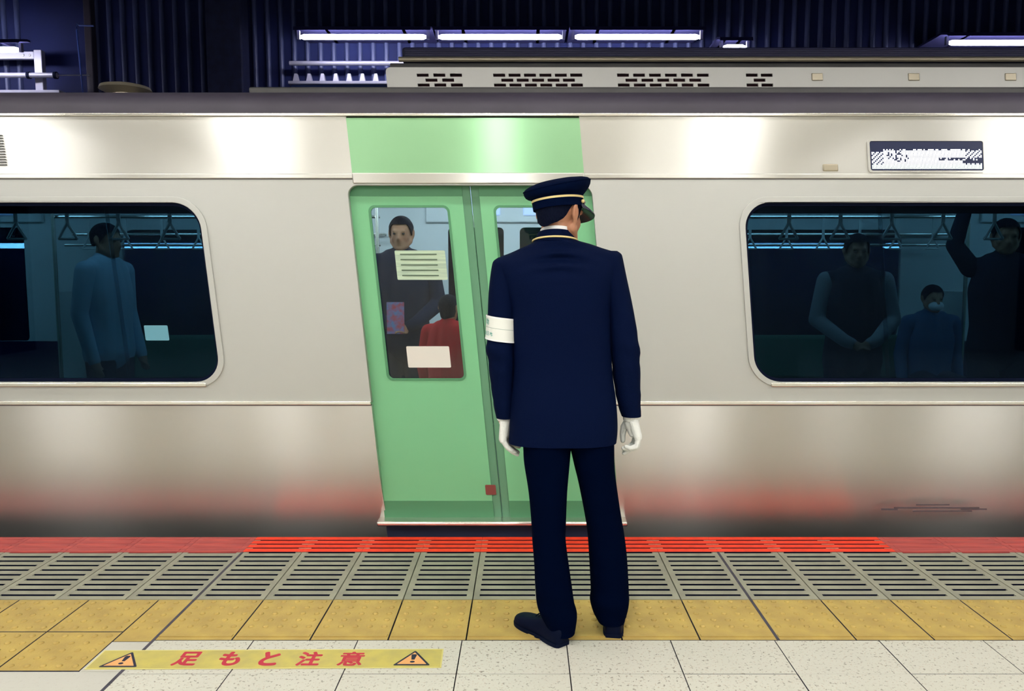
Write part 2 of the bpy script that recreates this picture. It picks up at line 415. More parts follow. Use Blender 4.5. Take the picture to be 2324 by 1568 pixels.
for x in (-7.0, -4.78, -2.52, -0.256, 1.85, 4.75, 7.0):
    for ya, yb in ((-4.5, -2.5), (-0.3, 1.7)):
        r = empty('ceiling_luminaire', (x, (ya + yb) / 2, 3.05), label='long white ceiling luminaire above the platform', category='ceiling light', group='luminaires above the platform')
        h_ = (yb - ya) / 2
        bevel(obj('housing', MB().box(-0.14, 0.14, -h_, h_, -0.06, 0.0), 'ceiling_white', r), 0.01)
        obj('diffuser', MB().box(-0.11, 0.11, -h_ + 0.03, h_ - 0.03, -0.085, -0.0605), 'platform_light', r)

for i in range(7):  # unseen fill tubes added to brighten the roof unit and upper side
    x = -7.2 + 2.4 * i
    r = empty('edge_fill_light', (x, 3.42, 3.05), label='unseen slim fill light added along the platform edge under the ceiling', category='ceiling light', group='added fill lights along the platform edge')
    obj('shield', MB().box(-1.15, 1.15, -0.07, 0.09, -0.03, 0.0).box(-1.15, 1.15, 0.075, 0.085, -0.09, -0.03), 'ceiling_white', r, smooth=False)  # shield added to keep the fill off the tunnel wall
    obj('tube', MB().tube([(-1.1, 0, -0.07), (1.1, 0, -0.07)], 0.022, 12), 'edge_fill', r)
# ------------------------------------------------------------------ setting: far tunnel wall
WY = 7.75
wall = obj('wall_far', MB().box(-14, 14, WY + 0.05, WY + 0.25, -1.2, 6.0), 'tunnel', kind='structure', label='dark ribbed tunnel wall beyond the train')
rib_me = MB()
rib_me.loft([[(0.024 * math.cos(a), -0.03 * math.sin(a), z) for a in [PI * i / 8 for i in range(9)]] for z in (2.2, 5.9)], True, True, True)
rib_me = finish(rib_me.mesh('wall_rib'), True); rib_me.materials.append(MATS['rib'])
x = -4.17 - 0.128 * 12
while x < 7.5:
    if not (-3.06 < x < -2.66) and not (-4.9 < x < -4.22): share('wall_rib', rib_me, wall, (x, WY + 0.05, 0))
    x += 0.128
bevel(obj('pillar_1', MB().box(-3.03, -2.69, WY - 0.16, WY + 0.05, 2.0, 6.0), 'pillar_navy', kind='structure', label='flat navy pillar between the wall ribs'), 0.015)
obj('tunnel_ceiling', MB().box(-14, 14, 3.4, 8.0, 5.6, 5.8), 'tunnel', kind='structure')
bevel(obj('trim_1', MB().box(-4.235, -4.165, WY - 0.06, WY + 0.05, 2.0, 6.0), 'roof_grey', kind='structure', label='brown grey corner angle of the wall recess'), 0.008)

def tunnel_lamp(x0, x1, z, label, y=7.30, group='fluorescent tubes along the tunnel wall', back=None):
    back = WY + 0.04 - y if back is None else back
    c = (x0 + x1) / 2; hl = (x1 - x0) / 2
    r = empty('fluorescent_lamp', (c, y, z), label=label, category='lamp', group=group)
    t = MB().tube([(-hl + 0.02, 0, 0), (-hl + 0.05, 0, 0), (hl - 0.05, 0, 0), (hl - 0.02, 0, 0)], [0.014, 0.024, 0.024, 0.014], 14)
    obj('tube', t, 'tube_light', r)
    for s_ in (-1, 1):
        obj('socket', MB().box(s_ * hl - 0.012, s_ * hl + 0.012, -0.016, 0.016, -0.02, 0.055), 'rail_grey', r)
    prof = [(-0.075, 0.040), (-0.060, 0.075), (0.05, 0.105), (max(0.08, back if back > 0.4 else 0.09), 0.105), (max(0.08, back if back > 0.4 else 0.09), 0.085), (0.05, 0.085), (-0.055, 0.055)]
    hd = MB(); hd.loft([[(xx, a, b) for a, b in prof] for xx in (-hl - 0.03, hl + 0.03)])
    obj('hood', hd, 'hood', r, smooth=False)
    for q in (-0.6, 0.6): obj('bracket', MB().box(q * hl - 0.015, q * hl + 0.015, 0.06, back + 0.02, 0.085, 0.105), 'hood', r, smooth=False)
    return r
tunnel_lamp(-2.065, -0.885, 3.544, 'leftmost of the three fluorescent tubes in a row above the train')
tunnel_lamp(-0.805, 0.350, 3.544, 'middle one of three fluorescent tubes in a row above the train')
tunnel_lamp(0.435, 1.605, 3.544, 'fluorescent tube above the train ending over the attendant, third of the row')
tunnel_lamp(3.845, 5.02, 3.493, 'lone fluorescent tube at the upper right corner, above the roof equipment')
tunnel_lamp(-5.65, -4.489, 3.381, 'fluorescent tube at the left picture edge over a grey frame', y=7.12, back=0.37)
tunnel_lamp(1.79, 2.03, 3.452, 'short tube peeping out just above the roof equipment, by itself')

tunnel_lamp(2.05, 3.22, 1.655, 'lit tube glimpsed through the right train window, nearer the attendant', group='tubes low on the tunnel wall')
tunnel_lamp(3.32, 4.50, 1.655, 'lit tube glimpsed through the right train window, at the picture edge', group='tubes low on the tunnel wall')
tunnel_lamp(-3.90, -2.75, 1.655, 'lit tube glimpsed through the left train window near its rounded end', group='tubes low on the tunnel wall')
tunnel_lamp(-5.10, -4.00, 1.655, 'lit tube glimpsed through the left train window at the picture edge', group='tubes low on the tunnel wall')

def thing(name, mb, m, label, cat, **kw): return obj(name, mb, m, label=label, category=cat, **kw)
thing('wall_pipe', MB().tube([(-2.26, 7.66, 3.405), (-1.0, 7.66, 3.405), (2.2, 7.66, 3.405)], 0.022, 12), 'rail_grey', 'pale horizontal pipe along the ribs under the tubes', 'pipe')
bm_ = empty('support_beam', (-2.26, 7.66, 3.17), label='low grey steel beam under a row of bolts by the ribs', category='beam')
bevel(obj('top_flange', MB().box(0, 4.4, -0.07, 0.09, 0.026, 0.055), 'rail_grey', bm_), 0.004)
obj('web', MB().box(0.02, 4.4, -0.04, 0.09, -0.03, 0.026), 'blue_beam', bm_)
for i in range(12):
    t = MB(); t.loft([[(-0.028 + i * 0.128 + 0.06, -0.03, 0.056), (0.028 + i * 0.128 + 0.06, -0.03, 0.056), (0.028 + i * 0.128 + 0.06, 0.03, 0.056), (-0.028 + i * 0.128 + 0.06, 0.03, 0.056)],
                      [(-0.012 + i * 0.128 + 0.06, -0.02, 0.135), (0.012 + i * 0.128 + 0.06, -0.02, 0.135), (0.012 + i * 0.128 + 0.06, 0.02, 0.135), (-0.012 + i * 0.128 + 0.06, 0.02, 0.135)]])
    obj('bolt', t, 'rail_grey', bm_, smooth=False)
fr = empty('cable_frame', (-4.56, 7.50, 3.075), label='pale grey steel frame with riveted arm at the left edge', category='frame')
bevel(obj('post', MB().box(-0.037, 0.037, -0.03, 0.03, -0.30, 0.404), 'rail_grey', fr), 0.005)
bevel(obj('arm', MB().box(-1.1, -0.038, -0.025, 0.025, 0.322, 0.391), 'rail_grey', fr), 0.005)
for xx in (-0.075, -0.135): obj('rivet', MB().ellipsoid((xx, -0.026, 0.356), (0.012, 0.008, 0.012)), 'steel_mid', fr)
bevel(obj('shelf', MB().box(-1.1, 0.203, -0.06, 0.05, -0.008, 0.032), 'rail_grey', fr), 0.004)
pp = thing('insulator_pipe', MB().tube([(-5.8, 7.42, 3.234), (-4.356, 7.42, 3.234)], 0.024, 12), 'rail_grey', 'pale pipe with dark collars crossing the grey frame', 'pipe')
for xx in (-4.62, -4.37): obj('collar', MB().tube([(xx - 0.012, 7.42, 3.234), (xx + 0.012, 7.42, 3.234)], 0.034, 12), 'rubber', pp)
obj('rod', MB().tube([(-4.36, 7.42, 3.234), (-4.19, 7.72, 3.31)], 0.006, 8), 'rail_grey', pp)
thing('wall_conduit', MB().tube([(-4.10, 7.62, 3.74), (-4.24, 7.62, 3.745), (-4.26, 7.62, 3.76), (-4.265, 7.62, 3.70), (-4.235, 7.62, 3.10)], 0.008, 8), 'blue_beam', 'thin dark blue conduit hanging beside the wall recess', 'conduit')

# ------------------------------------------------------------------ train
K = 0.093                                # lean of the moving carriage as recorded
TX = -0.118; TY = 4.08
DP = 4.84                                # door pitch
XL, XR = -8.2, 8.2
train = empty('train_car', (0, 0, 0), label='stainless commuter train carriage with green doors passing the platform', category='train')
def lean(mb): return mb.map(lambda x, y, z: (x - K * z, y, z))
def tpart(name, mb, m, parent=None, bev=0, **kw):
    o = obj(name, lean(mb), m, parent or train, **kw)
    if bev: bevel(o, bev)
    return o
doors = [TX + DP * k for k in (-1, 0, 1)]
wins = [(TX + DP * k + 1.415, TX + DP * (k + 1) - 1.415) for k in (-2, -1, 0, 1)]
HW = 0.635
def notched(x0, x1, z0, z1, top, r, notches):
    pts = [(x0, z1), (x0, z0)]
    for c in notches:
        pts.append((c - HW, z0))
        for i in range(9):
            a = PI - (PI / 2) * i / 8; pts.append((c - HW + r + r * math.cos(a), top - r + r * math.sin(a)))
        for i in range(9):
            a = PI / 2 - (PI / 2) * i / 8; pts.append((c + HW - r + r * math.cos(a), top - r + r * math.sin(a)))
        pts.append((c + HW, z0))
    pts += [(x1, z0), (x1, z1)]
    return pts
loops = [notched(XL, XR, 0.711, 1.888, 1.855, 0.055, doors)] + [round_rect(a, b, 0.827, 1.765, 0.135, 10) for a, b in wins]
link('window_panel', sheet(loops, TY, TY + 0.045, K), 'steel_mid', train, smooth=False, label='matte silver side panel around windows')
# lower and upper panels
segs = [XL] + [v for c in doors for v in (c - HW, c + HW)] + [XR]
prof = [(TY, 0.700), (TY, 0.45), (TY + 0.003, 0.36), (TY + 0.0115, 0.28), (TY + 0.0255, 0.20), (TY + 0.045, 0.12), (TY + 0.065, 0.05), (TY + 0.083, -0.01), (TY + 0.123, -0.13), (TY + 0.15, -0.20)]  # inward tuck added to the shape so the lower steel turns dark
for i in range(0, len(segs), 2):
    a, b = segs[i], segs[i + 1]
    ring = lambda x: [(x, y, z) for y, z in prof] + [(x, TY + 0.19, -0.20), (x, TY + 0.045, 0.25), (x, TY + 0.045, 0.700)]
    m_ = MB().loft([ring(a), ring(b)])
    tpart('lower_panel', m_, 'steel_low', angle=35)
for a, b in zip(segs[0:-1:2], segs[1::2]):
    q = tpart('belt_rail', MB().box(a, b, TY - 0.010, TY + 0.03, 0.703, 0.7235), 'steel_bright', bev=0.004)
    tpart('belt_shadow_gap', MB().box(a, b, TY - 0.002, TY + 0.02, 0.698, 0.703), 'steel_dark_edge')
ub = [XL] + [v for c in doors for v in (c - 0.60, c + 0.60)] + [XR]
for i in range(0, len(ub), 2):
    tpart('upper_panel', MB().box(ub[i], ub[i + 1], TY + 0.002, TY + 0.045, 1.905, 2.202), 'steel_up', smooth=False)
for c in doors:
    tpart('green_header', MB().box(c - 0.60, c + 0.60, TY, TY + 0.045, 1.917, 2.196), 'green_upper', smooth=False, label='light green panel above the door')
    tpart('header_rail', MB().box(c - 0.60, c + 0.60, TY - 0.010, TY + 0.045, 1.862, 1.917), 'steel_up', bev=0.005)
for a, b in zip(ub[0::2], ub[1::2]):
    tpart('upper_rail', MB().box(a, b, TY - 0.008, TY + 0.04, 1.888, 1.913), 'steel_up', bev=0.004)
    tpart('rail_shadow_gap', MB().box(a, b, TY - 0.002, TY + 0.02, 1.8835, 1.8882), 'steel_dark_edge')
tpart('gutter', MB().box(XL, XR, TY - 0.014, TY + 0.05, 2.203, 2.218), 'steel_bright', bev=0.003)
# roof
rp = [(TY + 0.0, 2.2185), (TY + 0.004, 2.262), (TY + 0.03, 2.305), (TY + 0.10, 2.345), (TY + 0.25, 2.375), (TY + 0.6, 2.405), (TY + 1.4, 2.43), (TY + 2.3, 2.405), (TY + 2.75, 2.36), (TY + 2.93, 2.22)]
r_ = MB().loft([[(x, y, z) for y, z in rp] + [(x, max(y, TY + 0.06), z - 0.05) for y, z in reversed(rp)] for x in (XL, XR)])
tpart('roof', r_, 'roof_grey', angle=30)
tpart('roof_step', MB().box(-1.43, XR - 0.4, TY + 0.70, TY + 2.2, 2.40, 2.515), 'roof_step', bev=0.012)
tpart('step_lip', MB().box(-1.40, XR - 0.4, TY + 0.60, TY + 0.72, 2.405, 2.425), 'roof_grey', bev=0.005)
# round roof vent
v_ = MB(); lo = Vector((-2.36, TY + 1.1, 2.42))
v_.loft([[(lo.x + rr * math.cos(2 * PI * i / 28), lo.y + rr * math.sin(2 * PI * i / 28), z) for i in range(28)] for rr, z in ((0.09, 2.41), (0.09, 2.555), (0.13, 2.57), (0.16, 2.585), (0.15, 2.605), (0.09, 2.62), (0.02, 2.625))])
rv = tpart('roof_vent', v_, 'ac_tan'); 
# air conditioner on the roof
AY = 4.95
ac_x0, ac_x1 = -0.62, 3.55
holes = []
slots_rest = [(-0.43, -0.12), (0.045, 0.62), (0.815, 1.41), (1.615, 1.80)]
for a, b in slots_rest:
    n = max(2, round((b - a) / 0.094))
    for row, zc in enumerate((2.625, 2.595, 2.565)):
        off = 0.5 if row == 1 else 0.0
        for i in range(n - (1 if row == 1 else 0)):
            st = a + (i + off) * (b - a) / n
            holes.append([(st, zc - 0.010), (st + 0.074, zc - 0.010), (st + 0.074, zc + 0.010), (st, zc + 0.010)])
ac = train
link('air_conditioner_front', sheet([round_rect(ac_x0, ac_x1, 2.516, 2.672, 0.03)] + holes, AY, AY + 0.02, K), 'ac_white', train, smooth=False, label='white slotted front of the roof air conditioner')
tpart('air_conditioner_core', MB().box(ac_x0 + 0.05, ac_x1 - 0.05, AY + 0.05, AY + 0.1, 2.52, 2.67), 'slot_brown')
cap_ = MB(); cp = [(AY + 0.0, 2.672), (AY + 0.012, 2.695), (AY + 0.045, 2.708), (AY + 0.07, 2.71), (AY + 0.07, 2.66)]
cap_.loft([[(x, y, z) for y, z in cp] for x in (ac_x0 + 0.03, ac_x1 - 0.03)])
tpart('air_conditioner_shoulder', cap_, 'roof_step', angle=60)
tpart('air_conditioner_cover', MB().box(ac_x0 + 0.10, ac_x1 - 0.1, AY + 0.10, AY + 1.3, 2.52, 2.825), 'ac_dark', bev=0.02)
tpart('air_conditioner_lip', MB().tube([(ac_x0 + 0.08, AY + 0.07, 2.738), (ac_x1 - 0.1, AY + 0.07, 2.738)], 0.016, 12), 'ac_tan')
tpart('air_conditioner_end', MB().box(ac_x0 + 0.01, ac_x0 + 0.05, AY + 0.02, AY + 0.9, 2.52, 2.68), 'ac_white', bev=0.012)
for i in range(5):
    tpart('cover_rib', MB().box(ac_x0 + 0.12, ac_x1 - 0.12, AY + 0.094, AY + 0.1, 2.755 + 0.013 * i, 2.760 + 0.013 * i), 'rail_grey' if i == 99 else 'hood')
for xx in (2.02, 2.62, 3.22): tpart('latch', MB().box(xx, xx + 0.07, AY - 0.008, AY, 2.59, 2.635), 'ac_tan', bev=0.004)

# doors: two leaves each, with window, gasket, sill
def leaf(c, s_, main):
    """s_ -1 left leaf, +1 right leaf"""
    x0, x1 = (c - HW - 0.007, c - 0.045) if s_ < 0 else (c + 0.045, c + HW + 0.007)
    wx0, wx1 = (c - 0.54, c - 0.125) if s_ < 0 else (c + 0.118, c + 0.535)
    me = sheet([[(x0, 0.05), (x1, 0.05), (x1, 1.90), (x0, 1.90)], round_rect(wx0, wx1, 0.832, 1.750, 0.03)], TY + 0.05, TY + 0.085, K)
    lf = link('door_leaf', me, 'green_door', train, smooth=False, label='green sliding door leaf with tall window')
    link('window_seal', sheet([round_rect(wx0 - 0.006, wx1 + 0.006, 0.826, 1.756, 0.034), round_rect(wx0 + 0.006, wx1 - 0.006, 0.838, 1.744, 0.026)], TY + 0.046, TY + 0.06, K), 'rubber' if False else 'green_dark', lf, smooth=False)
    link('door_window', sheet([round_rect(wx0 - 0.004, wx1 + 0.004, 0.828, 1.754, 0.03)], TY + 0.064, TY + 0.069, K), 'door_glass', lf, smooth=False)
    tpart('door_gasket', MB().box(*((c - 0.05, c - 0.001) if s_ < 0 else (c + 0.001, c + 0.05)), TY + 0.056, TY + 0.08, 0.055, 1.88), 'gasket', lf, bev=0.006)
    tpart('top_shade_strip', MB().box(x0, x1, TY + 0.047, TY + 0.0502, 1.803, 1.90), 'green_dark', lf)
    tpart('kick_strip', MB().box(x0, x1, TY + 0.047, TY + 0.0502, 0.06, 0.165), 'green_dark', lf)
    return lf
leaves = {}
for c in doors:
    leaves[c] = (leaf(c, -1, True), leaf(c, 1, True))
    tpart('door_sill', MB().box(c - 0.675, c + 0.675, TY - 0.030, TY + 0.09, 0.046, 0.073), 'steel_bright', bev=0.010)
    tpart('sill_skirt', MB().box(c - HW, c + HW, TY + 0.03, TY + 0.06, -0.2, 0.046), 'ac_dark')
L0, R0 = leaves[TX]
# notices stuck on the middle door's glass and on the window
def plate(name, x0, x1, z0, z1, y, m, parent, r=0.006):
    return link(name, sheet([round_rect(x0, x1, z0, z1, r, 3)], y, y + 0.002, K), m, parent, smooth=False)
nt_ = plate('notice', -0.552, -0.285, 1.365, 1.520, TY + 0.060, 'notice', L0)
for i in range(5): plate('text_line', -0.525, -0.33, 1.385 + 0.028 * i, 1.391 + 0.028 * i, TY + 0.0575, 'print_dark', L0, 0.002)
plate('notice', -0.545, -0.315, 0.895, 1.010, TY + 0.060, 'notice_white', L0)
plate('hand_warning', -0.165 - 0.03, -0.158 + 0.02, 0.20, 0.255, TY + 0.045, 'label_red', L0)

# side windows
for a, b in wins:
    fm = sheet([round_rect(a - 0.030, b + 0.030, 0.800, 1.795, 0.16, 10), round_rect(a, b, 0.827, 1.765, 0.135, 10)], TY - 0.012, TY + 0.02, K)
    wf = bevel(link('window_frame', fm, 'steel_mid', train, smooth=False), 0.006)
    tpart('window_sill_rail', MB().box(a + 0.08, b - 0.08, TY - 0.016, TY, 0.800, 0.824), 'steel_bright', wf, bev=0.006)
    link('window_rubber', sheet([round_rect(a - 0.002, b + 0.002, 0.825, 1.767, 0.136, 10), round_rect(a + 0.014, b - 0.014, 0.843, 1.749, 0.122, 10)], TY + 0.010, TY + 0.03, K), 'rubber', wf, smooth=False)
    link('window_pane', sheet([round_rect(a, b, 0.827, 1.765, 0.135, 10)], TY + 0.020, TY + 0.025, K), 'side_glass', wf, smooth=False)
    md = b - 0.50 if a < 0 else a + 0.72
    tpart('window_divider', MB().box(md - 0.010, md + 0.010, TY + 0.0275, TY + 0.032, 0.83, 1.76), 'divider_clear', wf)
    tpart('blind_box', MB().box(a + 0.02, b - 0.02, TY + 0.05, TY + 0.09, 1.715, 1.80), 'interior_dark', wf)
plate('window_sticker', -1.915, -1.790, 1.045, 1.125, TY + 0.0175, 'notice_blue', train)
# side destination display
dx0, dx1, dz0, dz1 = 1.965, 2.550, 1.928, 2.078
dsp = tpart('destination_display', MB().box(dx0, dx1, TY - 0.004, TY + 0.004, dz0, dz1), 'display_dark', bev=0.002, label='dark side display filled with white light dots')
fm = sheet([round_rect(dx0 - 0.012, dx1 + 0.012, dz0 - 0.010, dz1 + 0.010, 0.02), round_rect(dx0, dx1, dz0, dz1, 0.012)], TY - 0.008, TY + 0.004, K)
link('display_frame', fm, 'steel_up', dsp, smooth=False)
dots = MB(); gdots = MB()
nx, nz = 74, 14
for i in range(nx):
    for j in range(nz):
        x = dx0 + 0.012 + (dx1 - dx0 - 0.024) * i / (nx - 1); z = dz0 + 0.012 + 0.0072 * j
        edge = i < 8 or i > 62
        if j >= 12 and i < 8: continue
        if j == 13 and random.random() < 0.5: continue
        if j in (6, 7) and i > 44 and random.random() < 0.75 - 0.25 * (i < 52): continue
        if j in (4, 5) and i > 60: continue
        if edge and j > 2 and (i + 2 * j) % 3 == 0: continue
        if not edge and j > 4 and 9 < i < 26 and random.random() < 0.22: continue
        d = gdots if j < 3 else dots
        rr = 0.0034
        d.add([(x + rr * math.cos(PI / 4 * q + 0.39), TY - 0.0055, z + rr * math.sin(PI / 4 * q + 0.39)) for q in range(8)], [tuple(range(8))])
lean(dots); lean(gdots)
link('light_dots', dots.mesh('light_dots'), 'led_white', dsp, smooth=None, kind='stuff')
link('light_dots', gdots.mesh('light_dots'), 'led_green', dsp, smooth=None, kind='stuff')
# small lamp on the upper panel and a louvre at the far left
tpart('side_lamp', MB().box(1.72, 1.80, TY - 0.006, TY + 0.01, 1.925, 1.962), 'ac_tan', bev=0.006)
for i in range(12): tpart('louvre_slat', MB().box(-3.0, -2.50, TY - 0.006, TY + 0.004, 1.955 + 0.0135 * i, 1.961 + 0.0135 * i), 'roof_step')
# marks at the bottom right of the lower panel
tpart('emblem', MB().box(2.00, 2.46, TY - 0.0015, TY, 0.137, 0.146).box(2.10, 2.42, TY - 0.0015, TY, 0.120, 0.127).box(1.93, 2.02, TY - 0.0015, TY, 0.128, 0.138).box(2.12, 2.30, TY - 0.0015, TY, 0.155, 0.162).box(2.36, 2.50, TY - 0.0015, TY, 0.130, 0.138), 'steel_dark_edge', smooth=False)

# carriage interior
FZ = 0.05; IB = 6.86
def ipart(name, mb, m, parent=None, bev=0, **kw):
    o = obj(name, mb, m, parent or train, **kw)
    if bev: bevel(o, bev)
    return o
ipart('interior_floor', MB().box(XL, XR, TY + 0.10, IB + 0.06, FZ - 0.06, FZ), 'interior_floor_mat', smooth=False)
ipart('interior_ceiling', MB().box(XL, XR, TY + 0.10, IB + 0.06, 2.22, 2.26), 'interior_white', smooth=False)
for e_ in (XL, XR): ipart('interior_end', MB().box(e_ - 0.02, e_ + 0.02, TY + 0.1, IB + 0.06, FZ, 2.24), 'interior_white', smooth=False)
fl = [round_rect(a, b, 0.80, 1.78, 0.10, 6) for a, b in wins]
for c in doors: fl += [round_rect(c - 0.56, c - 0.07, 0.80, 1.80, 0.04, 4), round_rect(c + 0.07, c + 0.56, 0.80, 1.80, 0.04, 4)]
link('interior_far_wall', sheet([[(XL, FZ), (XR, FZ), (XR, 2.24), (XL, 2.24)]] + fl, IB, IB + 0.05, 0), 'interior_white', train, smooth=False)
for a, b in wins: link('far_window', sheet([round_rect(a, b, 0.80, 1.78, 0.10, 6)], IB + 0.02, IB + 0.03, 0), 'far_glass', train, smooth=False)
for c in doors:
    for s_ in (-1, 1):
        link('far_door_window', sheet([round_rect(min(c + s_ * 0.07, c + s_ * 0.56), max(c + s_ * 0.07, c + s_ * 0.56), 0.80, 1.80, 0.04, 4)], IB + 0.02, IB + 0.03, 0), 'far_glass', train, smooth=False)
        ipart('door_screen', MB().box(c + s_ * 0.30 - 0.20, c + s_ * 0.30 + 0.20, IB - 0.05, IB, 1.90, 2.12), 'screen_blue', bev=0.01)
    ipart('door_header', MB().box(c - 0.75, c + 0.75, IB - 0.03, IB, 1.84, 2.20), 'interior_white', bev=0.01)
for yy in (TY + 0.75, IB - 0.70):
    for k in range(7):
        xx = XL + 1.2 + 2.3 * k
        ipart('interior_lamp', MB().box(xx - 0.9, xx + 0.9, yy - 0.06, yy + 0.06, 2.17, 2.219), 'car_light', smooth=False)
for a, b in wins:
    for yb, yf in ((IB - 0.02, IB - 0.50),):
        ipart('bench_seat', MB().box(a - 0.30, b + 0.30, yf, yb, 0.38, 0.48), 'seat_green', bev=0.03)
        ipart('bench_back', MB().box(a - 0.30, b + 0.30, yb - 0.12, yb, 0.48, 0.86), 'seat_green', bev=0.03)
    ipart('bench_back', MB().box(a - 0.30, b + 0.30, TY + 0.10, TY + 0.2, 0.42, 0.80), 'seat_green', bev=0.03)
    ipart('bench_seat', MB().box(a - 0.30, b + 0.30, TY + 0.10, TY + 0.55, 0.38, 0.48), 'seat_green', bev=0.03)
    for yr, s_ in ((IB, -1), (TY + 0.10, 1)):
        for dy, dz in ((0.02, 0.0), (0.10, 0.0), (0.18, -0.005), (0.30, -0.10)) if s_ < 0 else ((0.02, 0.08), (0.30, 0.10)):
            ipart('luggage_rail', MB().tube([(a - 0.32, yr + s_ * dy, 1.735 + dz), (b + 0.32, yr + s_ * dy, 1.735 + dz)], 0.012, 8), 'steel_bright')
        ipart('strap_bar', MB().tube([(a - 0.34, yr + s_ * 0.42, 1.86), (b + 0.34, yr + s_ * 0.42, 1.86)], 0.014, 8), 'steel_bright')
        for e_ in (a - 0.32, b + 0.32):
            ipart('grab_pole', MB().tube([(e_, yr + s_ * 0.45, 0.40), (e_, yr + s_ * 0.45, 2.2)], 0.016, 10), 'steel_bright')
            ipart('end_partition', MB().box(e_ - 0.015, e_ + 0.015, min(yr, yr + s_ * 0.45), max(yr, yr + s_ * 0.45), FZ, 1.25), 'interior_white', bev=0.006)
strap_me = MB()
strap_me.box(-0.011, 0.011, -0.003, 0.003, -0.16, 0.0)
tri = [(0.055, -0.25), (-0.055, -0.25), (0, -0.155)]
for i in range(3):
    p, q = tri[i], tri[(i + 1) % 3]; strap_me.tube([(p[0], 0, p[1]), (q[0], 0, q[1])], 0.008, 6)
strap_me = finish(strap_me.mesh('hanging_strap')); strap_me.materials.append(MATS['strap_white'])
for a, b in wins[1:3]:
    for yy in (IB - 0.42, TY + 0.52):
        n = 8
        for i in range(n): share('hanging_strap', strap_me, train, (a - 0.2 + (b - a + 0.4) * (i + 0.5) / n, yy, 1.85))
for a, b in wins[1:3]:
    for i in range(3):
        xx = a + 0.35 + i * 0.62
        ipart('hanging_poster', MB().box(xx - 0.22, xx + 0.22, 5.47, 5.475, 1.88, 2.16), 'poster_white', smooth=False)

# ------------------------------------------------------------------ people
def head_matrix(c, yaw, pitch=0.0, roll=0.0):
    """yaw turns the face (0 looks along +y) towards +x, pitch nods down"""
    return Matrix.Translation(c) @ Matrix.Rotation(-yaw, 4, 'Z') @ Matrix.Rotation(-pitch, 4, 'X') @ Matrix.Rotation(roll, 4, 'Y')
def head_forms(mb, H, s=1.0):
    R = H.to_3x3()
    def E(c, r): mb.ellipsoid(H @ (Vector(c) * s), [q * s for q in r], R)
    def C(a, ra, b, rb): mb.capsule(H @ (Vector(a) * s), ra * s, H @ (Vector(b) * s), rb * s)
    E((0, -0.012, 0.028), (0.074, 0.095, 0.088)); E((0, 0.028, -0.028), (0.062, 0.060, 0.078))
    E((0, 0.040, -0.072), (0.050, 0.046, 0.040)); C((-0.012, 0.070, -0.098), 0.018, (0.012, 0.070, -0.098), 0.018)
    C((0, 0.088, 0.000), 0.008, (0, 0.104, -0.034), 0.012); C((-0.012, 0.094, -0.038), 0.008, (0.012, 0.094, -0.038), 0.008)
    C((-0.036, 0.078, 0.016), 0.012, (0.036, 0.078, 0.016), 0.012)
    E((0, 0.086, -0.060), (0.025, 0.011, 0.006)); E((0, 0.085, -0.071), (0.021, 0.011, 0.006))
    for q in (-1, 1):
        E((q * 0.036, 0.048, -0.032), (0.022, 0.027, 0.030)); C((q * 0.058, 0.0, -0.055), 0.022, (q * 0.030, 0.050, -0.088), 0.020)
        E((q * 0.082, -0.014, -0.004), (0.009, 0.019, 0.030)); E((q * 0.080, -0.008, -0.030), (0.007, 0.011, 0.014))
        C((q * 0.089, -0.032, 0.014), 0.006, (q * 0.087, -0.029, -0.020), 0.005); C((q * 0.089, -0.030, 0.018), 0.006, (q * 0.082, -0.006, 0.028), 0.005)
    C((0, -0.015, -0.060), 0.054, (0, -0.018, -0.105), 0.050)
def face_parts(H, parent, s=1.0):
    for q in (-1, 1):
        e = MB().ellipsoid(H @ (Vector((q * 0.030, 0.0655, -0.001)) * s), (0.0118 * s,) * 3, H.to_3x3()); ey = obj('eye', e, 'eye_white', parent)
        e = MB().ellipsoid(H @ (Vector((q * 0.030, 0.0752, -0.001)) * s), (0.0055 * s, 0.0035 * s, 0.0055 * s), H.to_3x3()); obj('iris', e, 'eye_dark', ey)
        e = MB().capsule(H @ (Vector((q * 0.018, 0.0895, 0.020)) * s), 0.003 * s, H @ (Vector((q * 0.044, 0.083, 0.023)) * s), 0.0022 * s); obj('eyebrow', e, 'hair', parent)
    e = MB().capsule(H @ (Vector((-0.012, 0.0940, -0.0655)) * s), 0.0015 * s, H @ (Vector((0.012, 0.0940, -0.0655)) * s), 0.0015 * s); obj('mouth_line', e, 'lip', parent)
def hair_shell(H, s=1.0, line=None, puff=1.0):
    line = line or (lambda a: 0)
    NA, NT = 48, 14; rings = []
    for t in range(NT + 1):
        ring = []
        for k in range(NA):
            a = 2 * PI * k / NA                      # 0 = front
            zt, zb = 0.118, line(a)
            u = t / NT; z = zt + (zb - zt) * (1 - math.cos(u * PI / 2)) if u < 1 else zb
            zz = max(-1, min(1, (z - 0.026) / 0.0925))
            if z > 0.026: q = math.sqrt(max(0.0, 1 - zz * zz))
            else: q = 1 - 0.22 * ((0.026 - z) / 0.09) ** 1.4
            n = 0.0015 * math.sin(17 * a + 3 * t) + 0.001 * math.sin(31 * a - 2 * t)
            rx, ry = (0.0795 + n) * puff, (0.1005 + n) * puff
            ring.append(H @ (Vector((rx * q * math.sin(a), -0.012 + ry * q * math.cos(a), z)) * s))
        rings.append(ring)
    mb = MB().loft(rings, True, False)
    inner = [[H @ (((H.inverted() @ Vector(p)) - Vector((0, -0.012, 0.0)) * s) * 0.90 + Vector((0, -0.012, 0.006)) * s) for p in rings[-1]]]
    mb.loft([rings[-1], inner[0]], False, True)
    return mb

